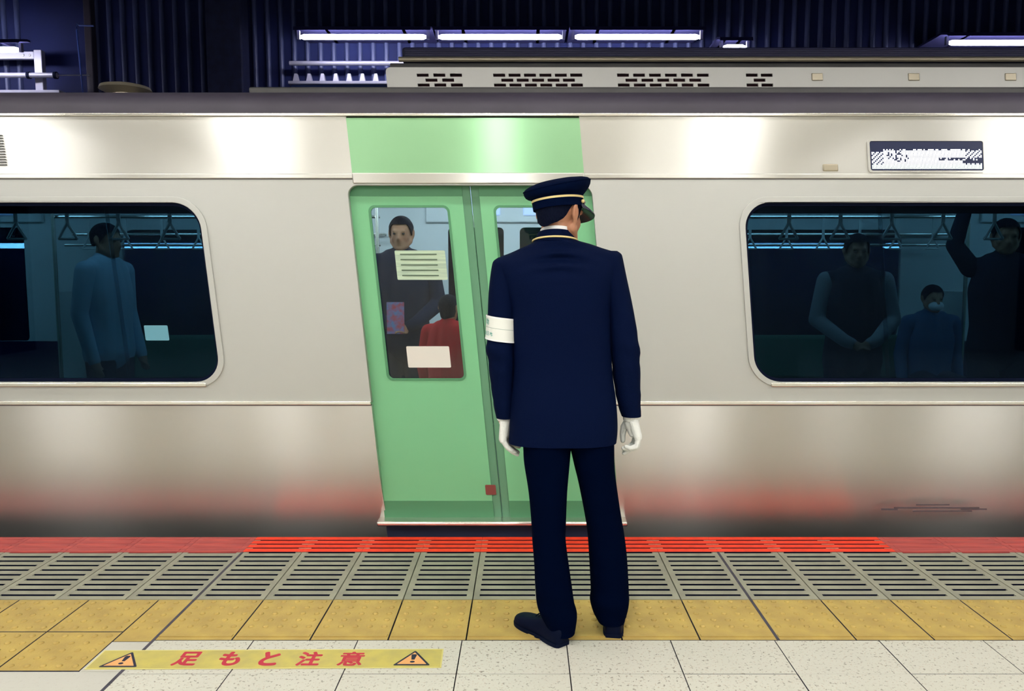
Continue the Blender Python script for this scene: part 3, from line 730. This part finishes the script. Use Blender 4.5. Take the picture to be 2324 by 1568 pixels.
def lerp_rows(rows, n):
    """smooth resampling (Catmull-Rom) of rows of numbers, first column is the key"""
    out = []
    for i in range(len(rows) - 1):
        p0, p1, p2, p3 = rows[max(i - 1, 0)], rows[i], rows[i + 1], rows[min(i + 2, len(rows) - 1)]
        for k in range(n):
            t = k / n
            out.append([0.5 * ((2 * b) + (c - a) * t + (2 * a - 5 * b + 4 * c - d) * t * t + (3 * b - a - 3 * c + d) * t ** 3) for a, b, c, d in zip(p0, p1, p2, p3)])
    out.append(list(rows[-1])); return out
def super_ring(z, xl, xr, cy, b, e=2.4, n=48, tilt=None):
    cx, a = (xl + xr) / 2, (xr - xl) / 2; pts = []
    for k in range(n):
        t = 2 * PI * k / n; c_, s_ = math.cos(t), math.sin(t)
        x = cx + a * math.copysign(abs(c_) ** (2 / e), c_); y = cy + b * math.copysign(abs(s_) ** (2 / e), s_)
        pts.append((x, y, z + (tilt(x, y) if tilt else 0)))
    return pts

# --- the platform attendant, seen from behind
BY = 2.945
HD = head_matrix(Vector((0.131, 2.955, 1.624)), math.radians(40), math.radians(6), math.radians(0))
bd = MB(); head_forms(bd, HD)
bd.chain([(0.118, 2.955, 1.56), (0.112, 2.955, 1.47), (0.13, 2.95, 1.36), (0.14, 2.945, 1.10), (0.145, 2.94, 0.85)], [0.049, 0.050, 0.075, 0.085, 0.10])
bd.chain([(0.13, 2.95, 1.40), (-0.06, 2.945, 1.38), (-0.098, 2.93, 1.11), (-0.083, 2.955, 0.84)], [0.06, 0.045, 0.036, 0.024])
bd.chain([(0.13, 2.95, 1.41), (0.315, 2.945, 1.41), (0.385, 2.93, 1.12), (0.410, 2.955, 0.84)], [0.06, 0.045, 0.036, 0.024])
bd.chain([(0.10, 2.94, 0.86), (0.085, 2.90, 0.45), (0.118, 2.865, 0.09), (0.118, 2.87, 0.05)], [0.07, 0.045, 0.032, 0.03])
bd.chain([(0.22, 2.94, 0.86), (0.300, 2.935, 0.45), (0.333, 2.93, 0.09), (0.333, 2.94, 0.05)], [0.07, 0.045, 0.032, 0.03])
person = link('person', remesh(bd, 0.0048, 5, 'person'), 'skin', angle=80,
              label='platform attendant in navy uniform, cap and white gloves, standing with his back to us', category='person')
face_parts(HD, person)
def att_line(a):
    a = abs((a + PI) % (2 * PI) - PI) * 180 / PI      # 0 front .. 180 back
    pts = [(0, 0.075), (40, 0.065), (52, 0.03), (58, -0.022), (70, -0.030), (78, 0.010), (95, 0.034), (106, 0.004), (116, -0.026), (135, -0.044), (152, -0.052), (165, -0.060), (180, -0.064)]
    for (p, q), (r, s_) in zip(pts, pts[1:]):
        if p <= a <= r: return q + (s_ - q) * (a - p) / (r - p)
    return -0.06
obj('hair', hair_shell(HD, 1.0, att_line, 0.985), 'hair', person, angle=60)

# jacket
rows = [(0.755, -0.064, 0.350, 0.125), (0.80, -0.061, 0.354, 0.128), (0.86, -0.058, 0.352, 0.128), (0.931, -0.054, 0.345, 0.124), (1.016, -0.046, 0.333, 0.117), (1.134, -0.050, 0.326, 0.118), (1.267, -0.060, 0.324, 0.126),
        (1.350, -0.082, 0.333, 0.128), (1.400, -0.104, 0.350, 0.120), (1.436, -0.117, 0.360, 0.106), (1.458, -0.100, 0.360, 0.094), (1.476, -0.056, 0.346, 0.086), (1.494, -0.016, 0.290, 0.080), (1.509, 0.018, 0.246, 0.076), (1.520, 0.036, 0.205, 0.072), (1.530, 0.050, 0.180, 0.066)]
rings = []
for z, l, r, b in lerp_rows(rows, 5):
    e = 2.7 if z < 1.4 else 2.7 - 0.5 * min(1, (z - 1.4) / 0.12)
    rings.append(super_ring(z, l, r, BY, b, e, 72))
def folds(x, y, z):
    if y < BY:
        back = (BY - y) / 0.12
        w1 = math.exp(-((x - 0.125) / 0.085) ** 2) * math.exp(-((z - 1.455) / 0.055) ** 2)
        y -= back * 0.017 * w1 * math.cos((z - 1.478 + 1.6 * (x - 0.125) ** 2) * 2 * PI / 0.052)
        y += back * 0.0020 * math.exp(-((x - 0.143) / 0.004) ** 2) * (1 if z < 1.46 else 0)      # centre seam
        for sx in (0.0, 0.29):
            y += back * 0.006 * math.exp(-((x - sx + 0.04 * (z - 1.1)) / 0.035) ** 2) * math.exp(-((z - 1.15) / 0.12) ** 2)
        y -= back * 0.004 * math.sin(11 * x + 9 * z) * math.exp(-((z - 0.98) / 0.16) ** 2)
    return (x, y, z)
jk = MB().loft(rings, False, True).map(folds)
inner = [(0.143 + (x - 0.143) * 0.965, BY + (y - BY) * 0.95, z + 0.0) for x, y, z in rings[0]]
inner2 = [(x, y, z + 0.05) for x, y, z in inner]
jk.loft([rings[0], inner, inner2], False, True)
jacket = obj('jacket', jk, 'suit', person, angle=50)
def sleeve(rows, name='sleeve'):
    rg = []
    for z, l, r, cy, b in lerp_rows(rows, 5): rg.append(super_ring(z, l, r, cy, b, 2.2, 36))
    def wr(x, y, z):
        q = math.exp(-((z - 1.10) / 0.07) ** 2) * 0.004 * math.sin(75 * z + 22 * x + 14 * y) + math.exp(-((z - 0.93) / 0.05) ** 2) * 0.002 * math.sin(90 * z - 30 * x)
        return (x + q * (1 if x > 0.14 else -1) * 0.6, y - q, z)
    mb = MB().loft(rg, False, True).map(wr)
    r0 = mb.v[:36]; cx = sum(p[0] for p in r0) / 36; cy = sum(p[1] for p in r0) / 36
    i1 = [(cx + (p[0] - cx) * 0.92, cy + (p[1] - cy) * 0.92, p[2]) for p in r0]; i2 = [(p[0], p[1], p[2] + 0.05) for p in i1]
    mb.loft([r0, i1, i2], False, True)
    return obj(name, mb, 'suit', jacket, angle=50)
SLL = [(0.846, -0.112, -0.044, 2.955, 0.046), (0.90, -0.122, -0.042, 2.950, 0.052), (1.00, -0.1345, -0.042, 2.942, 0.060), (1.074, -0.1425, -0.040, 2.934, 0.065), (1.12, -0.1475, -0.040, 2.932, 0.067), (1.19, -0.1435, -0.038, 2.935, 0.067),
       (1.30, -0.1400, -0.030, 2.940, 0.070), (1.37, -0.1345, -0.014, 2.944, 0.072), (1.425, -0.1265, 0.004, 2.945, 0.072), (1.446, -0.1195, 0.0, 2.945, 0.064), (1.459, -0.102, -0.01, 2.945, 0.048)]
SLR = [(0.852, 0.372, 0.4465, 2.955, 0.046), (0.90, 0.356, 0.4435, 2.950, 0.052), (1.00, 0.337, 0.4395, 2.942, 0.060), (1.10, 0.326, 0.4345, 2.934, 0.066), (1.18, 0.316, 0.4235, 2.934, 0.067), (1.28, 0.302, 0.4055, 2.940, 0.070),
       (1.40, 0.276, 0.3790, 2.944, 0.073), (1.455, 0.262, 0.3675, 2.945, 0.070), (1.472, 0.268, 0.3615, 2.945, 0.062), (1.483, 0.280, 0.347, 2.945, 0.045)]
sleeve(SLL); sleeve(SLR)
# stand-up collar with gold piping, shirt collar
def collar(xc, yc, lo, hi, thick, m, name, parent):
    def ring(a, b, z, k): return [(xc + a * math.cos(t), yc + b * math.sin(t), z - k * math.sin(t)) for t in [2 * PI * i / 48 for i in range(48)]]
    rg = [ring(*lo), ring(*hi), ring(hi[0] - thick, hi[1] - thick, hi[2], hi[3]), ring(lo[0] - thick, lo[1] - thick, lo[2], lo[3])]
    mb = MB().loft(rg + [rg[0]], False, False); return obj(name, mb, m, parent, angle=60)
cl = collar(0.113, 2.950, (0.086, 0.080, 1.508, 0.014), (0.064, 0.073, 1.551, 0.012), 0.006, 'suit', 'collar', jacket)
pip = [(0.113 + 0.0845 * math.cos(t), 2.950 + 0.080 * math.sin(t), 1.520 - 0.015 * math.sin(t)) for t in [2 * PI * i / 64 for i in range(65)]]
obj('gold_piping', MB().tube(pip, 0.0036, 8), 'gold', jacket)
sc = collar(0.116, 2.950, (0.064, 0.070, 1.530, 0.006), (0.0590, 0.0675, 1.5620, 0.0135), 0.003, 'shirt_white', 'shirt_collar', person)
# armband with its print
def arm_at(z):
    for p, q in zip(SLL, SLL[1:]):
        if p[0] <= z <= q[0]:
            t = (z - p[0]) / (q[0] - p[0]); return [a + (b - a) * t for a, b in zip(p, q)]
def band_pt(ang, z, off):
    zz, l, r, cy, b = arm_at(z); cx, a = (l + r) / 2, (r - l) / 2 + off; b += off
    c_, s_ = math.cos(ang), math.sin(ang); e = 2.2
    return (cx + a * math.copysign(abs(c_) ** (2 / e), c_), cy + b * math.copysign(abs(s_) ** (2 / e), s_), z - 0.008 * (c_ + 1) + 0.004)
def band_strip(z0, z1, off, m, name, parent, thick=0.0018):
    n = 60; angs = [2 * PI * i / n for i in range(n)]
    rg = [[band_pt(a, z0, off) for a in angs], [band_pt(a, (z0 + z1) / 2, off) for a in angs], [band_pt(a, z1, off) for a in angs], [band_pt(a, z1, off - thick) for a in angs], [band_pt(a, z0, off - thick) for a in angs]]
    return obj(name, MB().loft(rg + [rg[0]], False, False), m, parent, angle=60)
ab = band_strip(1.150, 1.240, 0.0055, 'armband_white', 'armband', person)
for z in (1.1505, 1.2345): band_strip(z, z + 0.005, 0.0066, 'shirt_white', 'armband_hem', ab)
band_strip(1.1965, 1.1982, 0.0062, 'armband_line', 'armband_line', ab)
def wrap_glyph(ch, ang0, z0, w_, h_):
    me = fit_glyph(ch, w_, h_, 0.008)
    bm = bmesh.new(); bm.from_mesh(me); bmesh.ops.triangulate(bm, faces=bm.faces); bmesh.ops.subdivide_edges(bm, edges=[e for e in bm.edges if e.calc_length() > 0.003], cuts=1); bm.to_mesh(me); bm.free()
    for v in me.vertices:
        ang = ang0 + v.co.x / 0.060; v.co = band_pt(ang, z0 + v.co.y, 0.0068)
    o = link('print_character', me, 'armband_print', ab, smooth=None)
wrap_glyph('助', math.radians(212), 1.2185, 0.022, 0.022)
wrap_glyph('東', math.radians(200), 1.1745, 0.0155, 0.0155)
wrap_glyph('日', math.radians(217.5), 1.1745, 0.0125, 0.0150)
wrap_glyph('本', math.radians(235), 1.1745, 0.0155, 0.0155)

# trousers
def leg(rows): 
    mb = MB(); rg = [super_ring(z, l, r, cy, b, 2.3, 40) for z, l, r, cy, b in lerp_rows(rows, 4)]
    def wr(x, y, z): return (x, y - 0.003 * math.sin(60 * z + 20 * x) * math.exp(-((z - 0.16) / 0.09) ** 2), z)
    mb.loft(rg, True, True).map(wr); return mb
tr = leg([(0.034, 0.092, 0.191, 2.866, 0.072), (0.055, 0.080, 0.195, 2.872, 0.074), (0.099, 0.058, 0.199, 2.875, 0.080), (0.142, 0.044, 0.188, 2.872, 0.079), (0.212, 0.038, 0.178, 2.875, 0.078), (0.281, 0.035, 0.168, 2.880, 0.078), (0.385, 0.027, 0.155, 2.89, 0.078), (0.470, 0.022, 0.157, 2.90, 0.080),
          (0.573, 0.012, 0.161, 2.905, 0.085), (0.674, -0.004, 0.170, 2.915, 0.092), (0.735, -0.008, 0.176, 2.925, 0.098), (0.80, -0.012, 0.19, 2.935, 0.105), (0.90, -0.014, 0.20, 2.94, 0.100)])
t2 = leg([(0.046, 0.284, 0.389, 2.938, 0.074), (0.080, 0.266, 0.400, 2.940, 0.078), (0.125, 0.254, 0.407, 2.940, 0.082), (0.169, 0.257, 0.405, 2.940, 0.080), (0.293, 0.250, 0.397, 2.940, 0.078), (0.390, 0.243, 0.385, 2.94, 0.078), (0.469, 0.231, 0.371, 2.94, 0.080),
          (0.590, 0.207, 0.352, 2.94, 0.086), (0.659, 0.190, 0.344, 2.94, 0.092), (0.735, 0.172, 0.342, 2.94, 0.098), (0.80, 0.15, 0.340, 2.94, 0.105), (0.90, 0.12, 0.335, 2.94, 0.100)])
tr.add(t2.v, t2.f)
obj('trousers', tr, 'trousers_cloth', person, angle=60)
# shoes
def shoe(heel, yaw):
    M = Matrix.Translation(heel) @ Matrix.Rotation(-yaw, 4, 'Z')
    rows = [(0.000, 0.022, 0.070), (0.012, 0.032, 0.082), (0.05, 0.037, 0.088), (0.10, 0.036, 0.082), (0.15, 0.041, 0.066), (0.20, 0.047, 0.053), (0.24, 0.044, 0.045), (0.268, 0.031, 0.036), (0.280, 0.012, 0.026)]
    rg = []
    for y, hw, h_ in lerp_rows(rows, 3):
        rg.append([(hw * math.copysign(abs(math.cos(t)) ** 0.75, math.cos(t)), y, 0.014 + max(0.0, math.sin(t)) ** 0.9 * (h_ - 0.014) - (0.004 if math.sin(t) < 0 else 0)) for t in [2 * PI * i / 20 for i in range(20)]])
    s_ = obj('shoe', MB().loft(rg).xform(M), 'shoe_leather', person, angle=60)
    sl = []
    for y, hw, h_ in lerp_rows(rows, 3):
        k = hw + 0.003; sl.append([(-k, y - 0.001, 0.0 if y < 0.085 or y > 0.105 else 0.004), (k, y - 0.001, 0.0 if y < 0.085 or y > 0.105 else 0.004), (k, y - 0.001, 0.014), (-k, y - 0.001, 0.014)])
    obj('sole', MB().loft(sl).xform(M), 'rubber', s_, smooth=False)
    for i in range(3):
        y = 0.11 + i * 0.018; obj('lace', MB().tube([tuple(M @ Vector((-0.018, y, 0.083 - i * 0.006))), tuple(M @ Vector((0, y + 0.003, 0.089 - i * 0.007))), tuple(M @ Vector((0.018, y, 0.083 - i * 0.006)))], 0.0025, 6), 'rubber', s_)
shoe(Vector((0.145, 2.805, 0.0)), math.radians(-38))
shoe(Vector((0.338, 2.872, 0.0)), math.radians(8))

# gloves: palm, four fingers of different lengths and a thumb, closed into one skin
def glove(spec, name='glove'):
    mb = MB()
    for pts, rad in spec: mb.chain(pts, rad)
    o = link(name, remesh(mb, 0.0022, 2, name), 'glove_white', person, angle=80)
    return o
# right hand: palm towards the thigh, fingers row along y, curled
gr = [([(0.411, 2.955, 0.858), (0.413, 2.955, 0.835)], [0.031, 0.029])]
for y, k in ((2.922, 0.0), (2.945, 0.004), (2.968, 0.003), (2.988, -0.002)):
    gr.append(([(0.416, 2.955 + (y - 2.955) * 0.55, 0.832), (0.432 + k, y, 0.774)], [0.020, 0.0155]))
gr.append(([(0.408, 2.955, 0.825), (0.420, 2.955, 0.790)], [0.026, 0.024]))
gr += [([(0.434, 2.922, 0.772), (0.425, 2.918, 0.741), (0.403, 2.922, 0.733), (0.386, 2.928, 0.737)], [0.0115, 0.0105, 0.0095, 0.008]),
       ([(0.438, 2.945, 0.772), (0.431, 2.943, 0.734), (0.404, 2.944, 0.723), (0.380, 2.946, 0.727)], [0.012, 0.0112, 0.010, 0.0085]),
       ([(0.438, 2.968, 0.773), (0.430, 2.968, 0.733), (0.402, 2.968, 0.716), (0.384, 2.966, 0.702)], [0.012, 0.0112, 0.010, 0.0078]),
       ([(0.434, 2.988, 0.775), (0.426, 2.990, 0.738), (0.405, 2.990, 0.718), (0.388, 2.986, 0.706)], [0.012, 0.0112, 0.0098, 0.008]),
       ([(0.402, 2.978, 0.828), (0.387, 2.992, 0.802), (0.382, 2.996, 0.772), (0.382, 2.988, 0.748)], [0.017, 0.0145, 0.012, 0.0095])]
rg_ = glove(gr)
obj('glove_cuff', MB().tube([(0.411, 2.955, 0.872), (0.411, 2.955, 0.838), (0.411, 2.955, 0.834)], [0.0345, 0.0335, 0.031], 24), 'glove_white', rg_)
# left hand: partly behind the jacket skirt, fingers angled in and down
gl = [([(-0.077, 2.955, 0.858), (-0.077, 2.955, 0.835)], [0.030, 0.027])]
for y, k in ((2.922, 0.0), (2.945, -0.003), (2.968, -0.003), (2.988, 0.002)):
    gl.append(([(-0.078, 2.955 + (y - 2.955) * 0.55, 0.832), (-0.085 + k, y, 0.764)], [0.020, 0.0145]))
gl.append(([(-0.074, 2.955, 0.825), (-0.076, 2.955, 0.785)], [0.024, 0.022]))
gl += [([(-0.085, 2.922, 0.764), (-0.069, 2.920, 0.738), (-0.050, 2.922, 0.724), (-0.038, 2.925, 0.716)], [0.0115, 0.0105, 0.0095, 0.0075]),
       ([(-0.087, 2.945, 0.763), (-0.068, 2.943, 0.731), (-0.045, 2.944, 0.712), (-0.030, 2.946, 0.702)], [0.012, 0.011, 0.010, 0.0078]),
       ([(-0.087, 2.968, 0.763), (-0.066, 2.966, 0.730), (-0.043, 2.967, 0.714), (-0.029, 2.967, 0.706)], [0.012, 0.011, 0.010, 0.008]),
       ([(-0.084, 2.988, 0.765), (-0.062, 2.990, 0.738), (-0.040, 2.990, 0.728), (-0.024, 2.988, 0.724)], [0.012, 0.011, 0.010, 0.008]),
       ([(-0.070, 2.978, 0.820), (-0.048, 2.992, 0.786), (-0.033, 2.996, 0.760), (-0.024, 2.994, 0.738)], [0.016, 0.0135, 0.0115, 0.009])]
lg_ = glove(gl)
obj('glove_cuff', MB().tube([(-0.077, 2.955, 0.868), (-0.077, 2.955, 0.838), (-0.077, 2.955, 0.834)], [0.0325, 0.0315, 0.029], 24), 'glove_white', lg_)

# peaked cap
CM = Matrix.Translation((0.1255, 2.9475, 1.640)) @ Matrix.Rotation(-math.radians(40), 4, 'Z') @ Matrix.Rotation(math.radians(1.5), 4, 'X') @ Matrix.Rotation(math.radians(-7.5), 4, 'Y')
def cap_ring(z, a, b, yo=0.0, lift=0.0, n=64):
    return [(a * math.cos(t), yo + b * math.sin(t), z + lift * math.sin(t)) for t in [2 * PI * i / n for i in range(n)]]
cr = [cap_ring(0.0, 0.0895, 0.1050), cap_ring(0.042, 0.0915, 0.1065), cap_ring(0.045, 0.0965, 0.1095, 0, 0.003), cap_ring(0.051, 0.1075, 0.1165, 0.001, 0.008), cap_ring(0.060, 0.1165, 0.1250, 0.003, 0.013), cap_ring(0.071, 0.1225, 0.1315, 0.005, 0.016),
      cap_ring(0.081, 0.1245, 0.1345, 0.006, 0.018), cap_ring(0.089, 0.1225, 0.1330, 0.006, 0.018), cap_ring(0.0955, 0.1150, 0.1260, 0.006, 0.017), cap_ring(0.102, 0.0980, 0.1080, 0.005, 0.014), cap_ring(0.107, 0.0700, 0.0780, 0.004, 0.009), cap_ring(0.1095, 0.0400, 0.0440, 0.003, 0.005), cap_ring(0.110, 0.01, 0.011, 0.002, 0.001)]
cap = obj('cap', MB().loft(cr, True, True).xform(CM), 'cap_cloth', person, angle=50)
obj('crown_piping', MB().tube([tuple(CM @ Vector(p)) for p in cap_ring(0.086, 0.1240, 0.1345, 0.006, 0.018) + cap_ring(0.086, 0.1240, 0.1345, 0.006, 0.018)[:1]], 0.0022, 8), 'cap_cloth', cap)
gb = [cap_ring(0.0285, 0.0925, 0.1074), cap_ring(0.0360, 0.0928, 0.1077), cap_ring(0.0360, 0.0905, 0.1050), cap_ring(0.0285, 0.0900, 0.1045)]
obj('gold_band', MB().loft(gb + [gb[0]], False, False).xform(CM), 'gold', cap)
vs = []
for i in range(33):
    t = PI / 2 + math.radians(72) * (i / 16 - 1)
    q = max(0.0, math.cos((i / 16 - 1) * PI / 2)) ** 0.7
    vs.append([(0.0905 * math.cos(t), 0.1060 * math.sin(t), 0.008), ((0.0905 + 0.030 * q) * math.cos(t), 0.1060 * math.sin(t) + 0.032 * q, 0.000 - 0.020 * q), ((0.0905 + 0.046 * q) * math.cos(t), 0.1060 * math.sin(t) + 0.050 * q, -0.004 - 0.040 * q),
               ((0.0905 + 0.044 * q) * math.cos(t), 0.1060 * math.sin(t) + 0.048 * q, -0.008 - 0.040 * q), ((0.0905 + 0.028 * q) * math.cos(t), 0.1060 * math.sin(t) + 0.030 * q, -0.004 - 0.020 * q), (0.0885 * math.cos(t), 0.1005 * math.sin(t), 0.003)])
obj('visor', MB().loft(vs, True, True).xform(CM), 'shiny_black', cap, angle=60)
st = [tuple(CM @ Vector((0.0935 * math.cos(t), 0.1085 * math.sin(t), 0.014))) for t in [math.radians(a) for a in range(18, 163, 6)]]
obj('chin_strap', MB().tube(st, 0.005, 8), 'shiny_black', cap)
for a in (18, 162):
    p = CM @ Vector((0.0955 * math.cos(math.radians(a)), 0.1075 * math.sin(math.radians(a)), 0.014)); obj('cap_button', MB().ellipsoid(p, (0.007, 0.007, 0.007)), 'gold', cap)

# --- passengers inside the carriage
def passenger(x, y, height, yaw, top, legs='pants_dark', sleeves=None, label='', hair_low=False, seated=False, arms='down', mask=False, head_yaw=None, group='passengers inside the carriage'):
    s = height / 1.72; F = FZ
    M = Matrix.Translation((x, y, F - (0.42 * s if seated else 0))) @ Matrix.Rotation(-yaw, 4, 'Z') @ Matrix.Scale(s, 4)
    T = lambda p: tuple(M @ Vector(p))
    def ch(mb, pts, rad): mb.chain([T(p) for p in pts], [q * s for q in rad])
    H = M @ Matrix.Translation((0, 0.02, 1.605)) @ Matrix.Rotation(-(head_yaw or 0), 4, 'Z') @ Matrix.Rotation(-0.08, 4, 'X')
    Hn = H.copy()
    b = MB(); tmp = MB(); head_forms(tmp, Matrix.Identity(4)); tmp.xform(Hn); b.add(tmp.v, tmp.f)
    arm = {'down': [(0.19, 0, 1.40), (0.24, -0.02, 1.12), (0.24, 0.05, 0.86), (0.235, 0.08, 0.77)],
           'front': [(0.19, 0, 1.40), (0.25, 0.02, 1.13), (0.10, 0.20, 1.00), (0.03, 0.23, 0.97)],
           'up': [(0.19, 0, 1.40), (0.30, 0.05, 1.55), (0.26, 0.10, 1.76), (0.26, 0.10, 1.82)]}[arms]
    armL = [(-p[0], p[1], p[2]) for p in {'up': [(0.19, 0, 1.40), (0.24, -0.02, 1.12), (0.24, 0.05, 0.86), (0.235, 0.08, 0.77)]}.get(arms, arm)]
    if seated: lg = [[(q * 0.09, 0.0, 0.90), (q * 0.11, 0.42, 0.90), (q * 0.11, 0.44, 0.50), (q * 0.11, 0.54, 0.45)] for q in (-1, 1)]
    else: lg = [[(q * 0.09, 0, 0.88), (q * 0.10, 0.01, 0.48), (q * 0.10, -0.02, 0.07), (q * 0.105, 0.10, 0.035)] for q in (-1, 1)]
    for a_ in (arm, armL):
        ch(b, [(0, 0, 1.38)] + a_, [0.06, 0.045, 0.036, 0.028, 0.032])
        e = a_[-1]; f_ = a_[-2]; d = (Vector(e) - Vector(f_)).normalized()
        for k in range(4): ch(b, [e, tuple(Vector(e) + d * 0.05 + Vector((0, (k - 1.5) * 0.018, 0))), tuple(Vector(e) + d * (0.085 - 0.006 * abs(k - 1)) + Vector((-0.01, (k - 1.5) * 0.018, 0)))], [0.014, 0.010, 0.008])
        ch(b, [e, tuple(Vector(e) + d * 0.025 + Vector((-math.copysign(0.03, e[0]), 0.02, 0)))], [0.014, 0.009])
    ch(b, [(0, -0.01, 1.50), (0, 0, 1.36), (0, 0, 1.10), (0, 0, 0.90)], [0.055, 0.10, 0.10, 0.11])
    for l in lg: ch(b, l, [0.08, 0.052, 0.036, 0.034])
    root = link('person', remesh(b, 0.010 * s, 4, 'person'), 'skin', angle=80, label=label, category='person', group=group)
    t = MB()
    for q in (-1, 1): ch(t, [(q * 0.06, 0, 1.40), (q * 0.09, 0, 1.25), (q * 0.075, 0, 1.02), (q * 0.09, 0, 0.84)], [0.105, 0.115, 0.108, 0.112])
    ch(t, [(0, 0.0, 1.40), (0, 0.0, 1.25), (0, 0.0, 1.02), (0, 0, 0.84)], [0.108, 0.126, 0.122, 0.128])
    ch(t, [(-0.17, 0, 1.41), (0.17, 0, 1.41)], [0.062, 0.062]); ch(t, [(0, -0.01, 1.47), (0, -0.005, 1.40)], [0.072, 0.09])
    tp = link('jacket', remesh(t, 0.011 * s, 4, 'jacket'), top, root, angle=80)
    for a_ in (arm, armL):
        sv = MB(); ch(sv, a_[:3] + [tuple(Vector(a_[2]) * 0.4 + Vector(a_[3]) * 0.6)], [0.066, 0.054, 0.044, 0.040]); link('sleeve', remesh(sv, 0.010 * s, 3, 'sleeve'), sleeves or top, tp, angle=80)
    p = MB()
    for l in lg: ch(p, l[:3], [0.105, 0.072, 0.060])
    link('trousers', remesh(p, 0.012 * s, 3, 'trousers'), legs, root, angle=80)
    for l in lg: 
        q = MB(); ch(q, [l[2], l[3], tuple(Vector(l[3]) + Vector((0, 0.06, 0)))], [0.045, 0.040, 0.034]); link('shoe', remesh(q, 0.009 * s, 2, 'shoe'), 'rubber', root, angle=80)
    def hl(a):
        a = abs((a + PI) % (2 * PI) - PI) * 180 / PI
        lo = -0.10 if hair_low else -0.05
        return 0.062 if a < 45 else (0.062 + (lo + 0.03 - 0.062) * (a - 45) / 35 if a < 80 else lo + 0.03 - 0.03 * (a - 80) / 100)
    obj('hair', hair_shell(H, 1.0, hl, 1.04), 'hair', root, angle=60)
    for q in (-1, 1):
        obj('eye', MB().ellipsoid((q * 0.031, 0.083, -0.001), (0.010, 0.008, 0.006)).xform(H), 'eye_dark', root)
    if mask: obj('face_mask', MB().ellipsoid((0, 0.064, -0.058), (0.062, 0.048, 0.045)).xform(H), 'mask_white', root)
    return root
passenger(-0.855, 5.40, 1.74, math.radians(176), 'coat_dark', label='tall passenger in a dark coat facing out, seen through the left door window', head_yaw=0.1, arms='front')
mz = thing('magazine', MB().box(-0.915, -0.800, 5.120, 5.128, 1.00, 1.21), 'magazine_print', 'small colourful magazine held by the tall passenger behind the door', 'magazine', smooth=False)
obj('page_edge', MB().box(-0.913, -0.802, 5.1285, 5.134, 1.003, 1.207), 'poster_white', mz, smooth=False)
passenger(-0.47, 4.72, 1.22, math.radians(20), 'jacket_red', label='small passenger in a red jacket low behind the left door window', hair_low=True)
passenger(2.12, 5.00, 1.60, math.radians(190), 'vest_dark', sleeves='sleeve_grey', arms='front', label='passenger in dark vest with grey sleeves and folded hands, behind the right window')
passenger(3.36, 6.42, 1.66, math.radians(180), 'coat_blue', seated=True, mask=True, label='seated passenger with a white face mask on the far bench, right window')
passenger(3.10, 5.05, 1.70, math.radians(200), 'coat_dark', arms='up', label='passenger in black at the right picture edge holding a strap')
passenger(-2.80, 5.20, 1.68, math.radians(100), 'shirt_blue', label='passenger in a pale blue shirt, side-on behind the left window')

# ------------------------------------------------------------------ floor sticker
stk = empty('floor_sticker', (0, 0, 0), label='long yellow floor sticker with red Japanese characters and two warning triangles', category='sticker')
def flat(pts, z0, z1, m, name, parent):
    mb = MB(); mb.loft([[(x, y, z0) for x, y in pts], [(x, y, z1) for x, y in pts]]); return obj(name, mb, m, parent, smooth=False)
flat([(-1.565, 2.631), (-0.299, 2.643), (-0.305, 2.783), (-1.567, 2.772)], 0.0006, 0.0014, 'sticker_edge', 'border', stk)
flat([(-1.560, 2.637), (-0.304, 2.649), (-0.310, 2.777), (-1.562, 2.766)], 0.0014, 0.0017, 'sticker_yellow', 'base', stk)
for ch, xa, xb, bw in (('足', -1.274, -1.186, 0.0036), ('も', -1.114, -1.034, 0.0042), ('と', -0.964, -0.896, 0.0050), ('注', -0.828, -0.742, 0.0036), ('意', -0.678, -0.588, 0.0026)):
    me = fit_glyph(ch, xb - xa - 2 * bw, 0.104 - 2 * bw, 0.0)
    base = [(v.co.x, v.co.y) for v in me.vertices]; fs = [tuple(p.vertices) for p in me.polygons]; mb = MB()
    for k in range(9):                                    # heavy brush weight: the stroke swept round a small circle
        a = 2 * PI * k / 8; dx, dy = (0, 0) if k == 8 else (bw * math.cos(a), bw * math.sin(a))
        mb.add([((xa + xb) / 2 + x + dx, 2.708 + y + dy, 0.0021 + 0.00001 * k) for x, y in base], fs)
    bpy.data.meshes.remove(me)
    link('character', mb.mesh('character'), 'sticker_red', stk, smooth=None)
def warn(cx, y0, wd, ht):
    def tri_(k): 
        c = (cx, y0 + ht * 0.36)
        return [(c[0] + (x - c[0]) * k, c[1] + (y - c[1]) * k) for x, y in ((cx - wd / 2, y0), (cx + wd / 2, y0), (cx, y0 + ht))]
    def rounded(t3, r=0.12):
        out = []
        for i in range(3):
            p, q, s_ = Vector(t3[i - 1]), Vector(t3[i]), Vector(t3[(i + 1) % 3])
            for k in range(5):
                u = k / 4; a = q.lerp(p, r * (1 - u)); b = q.lerp(s_, r * u); out.append(tuple(a.lerp(b, u)))
        return out
    t = flat(rounded(tri_(1.0), 0.07), 0.0018, 0.0022, 'sticker_black', 'warning_triangle', stk)
    flat(rounded(tri_(0.78), 0.03), 0.0023, 0.0025, 'sticker_orange', 'triangle_field', t)
    flat([(cx - 0.0055, y0 + 0.040), (cx + 0.0055, y0 + 0.040), (cx + 0.010, y0 + 0.074), (cx + 0.007, y0 + 0.080), (cx - 0.007, y0 + 0.080), (cx - 0.010, y0 + 0.074)], 0.0026, 0.0028, 'sticker_black', 'exclamation_bar', t)
    flat([(cx + 0.009 * math.cos(2 * PI * i / 16), y0 + 0.025 + 0.007 * math.sin(2 * PI * i / 16)) for i in range(16)], 0.0026, 0.0028, 'sticker_black', 'exclamation_dot', t)
warn(-1.455, 2.647, 0.140, 0.112); warn(-0.408, 2.659, 0.136, 0.110)
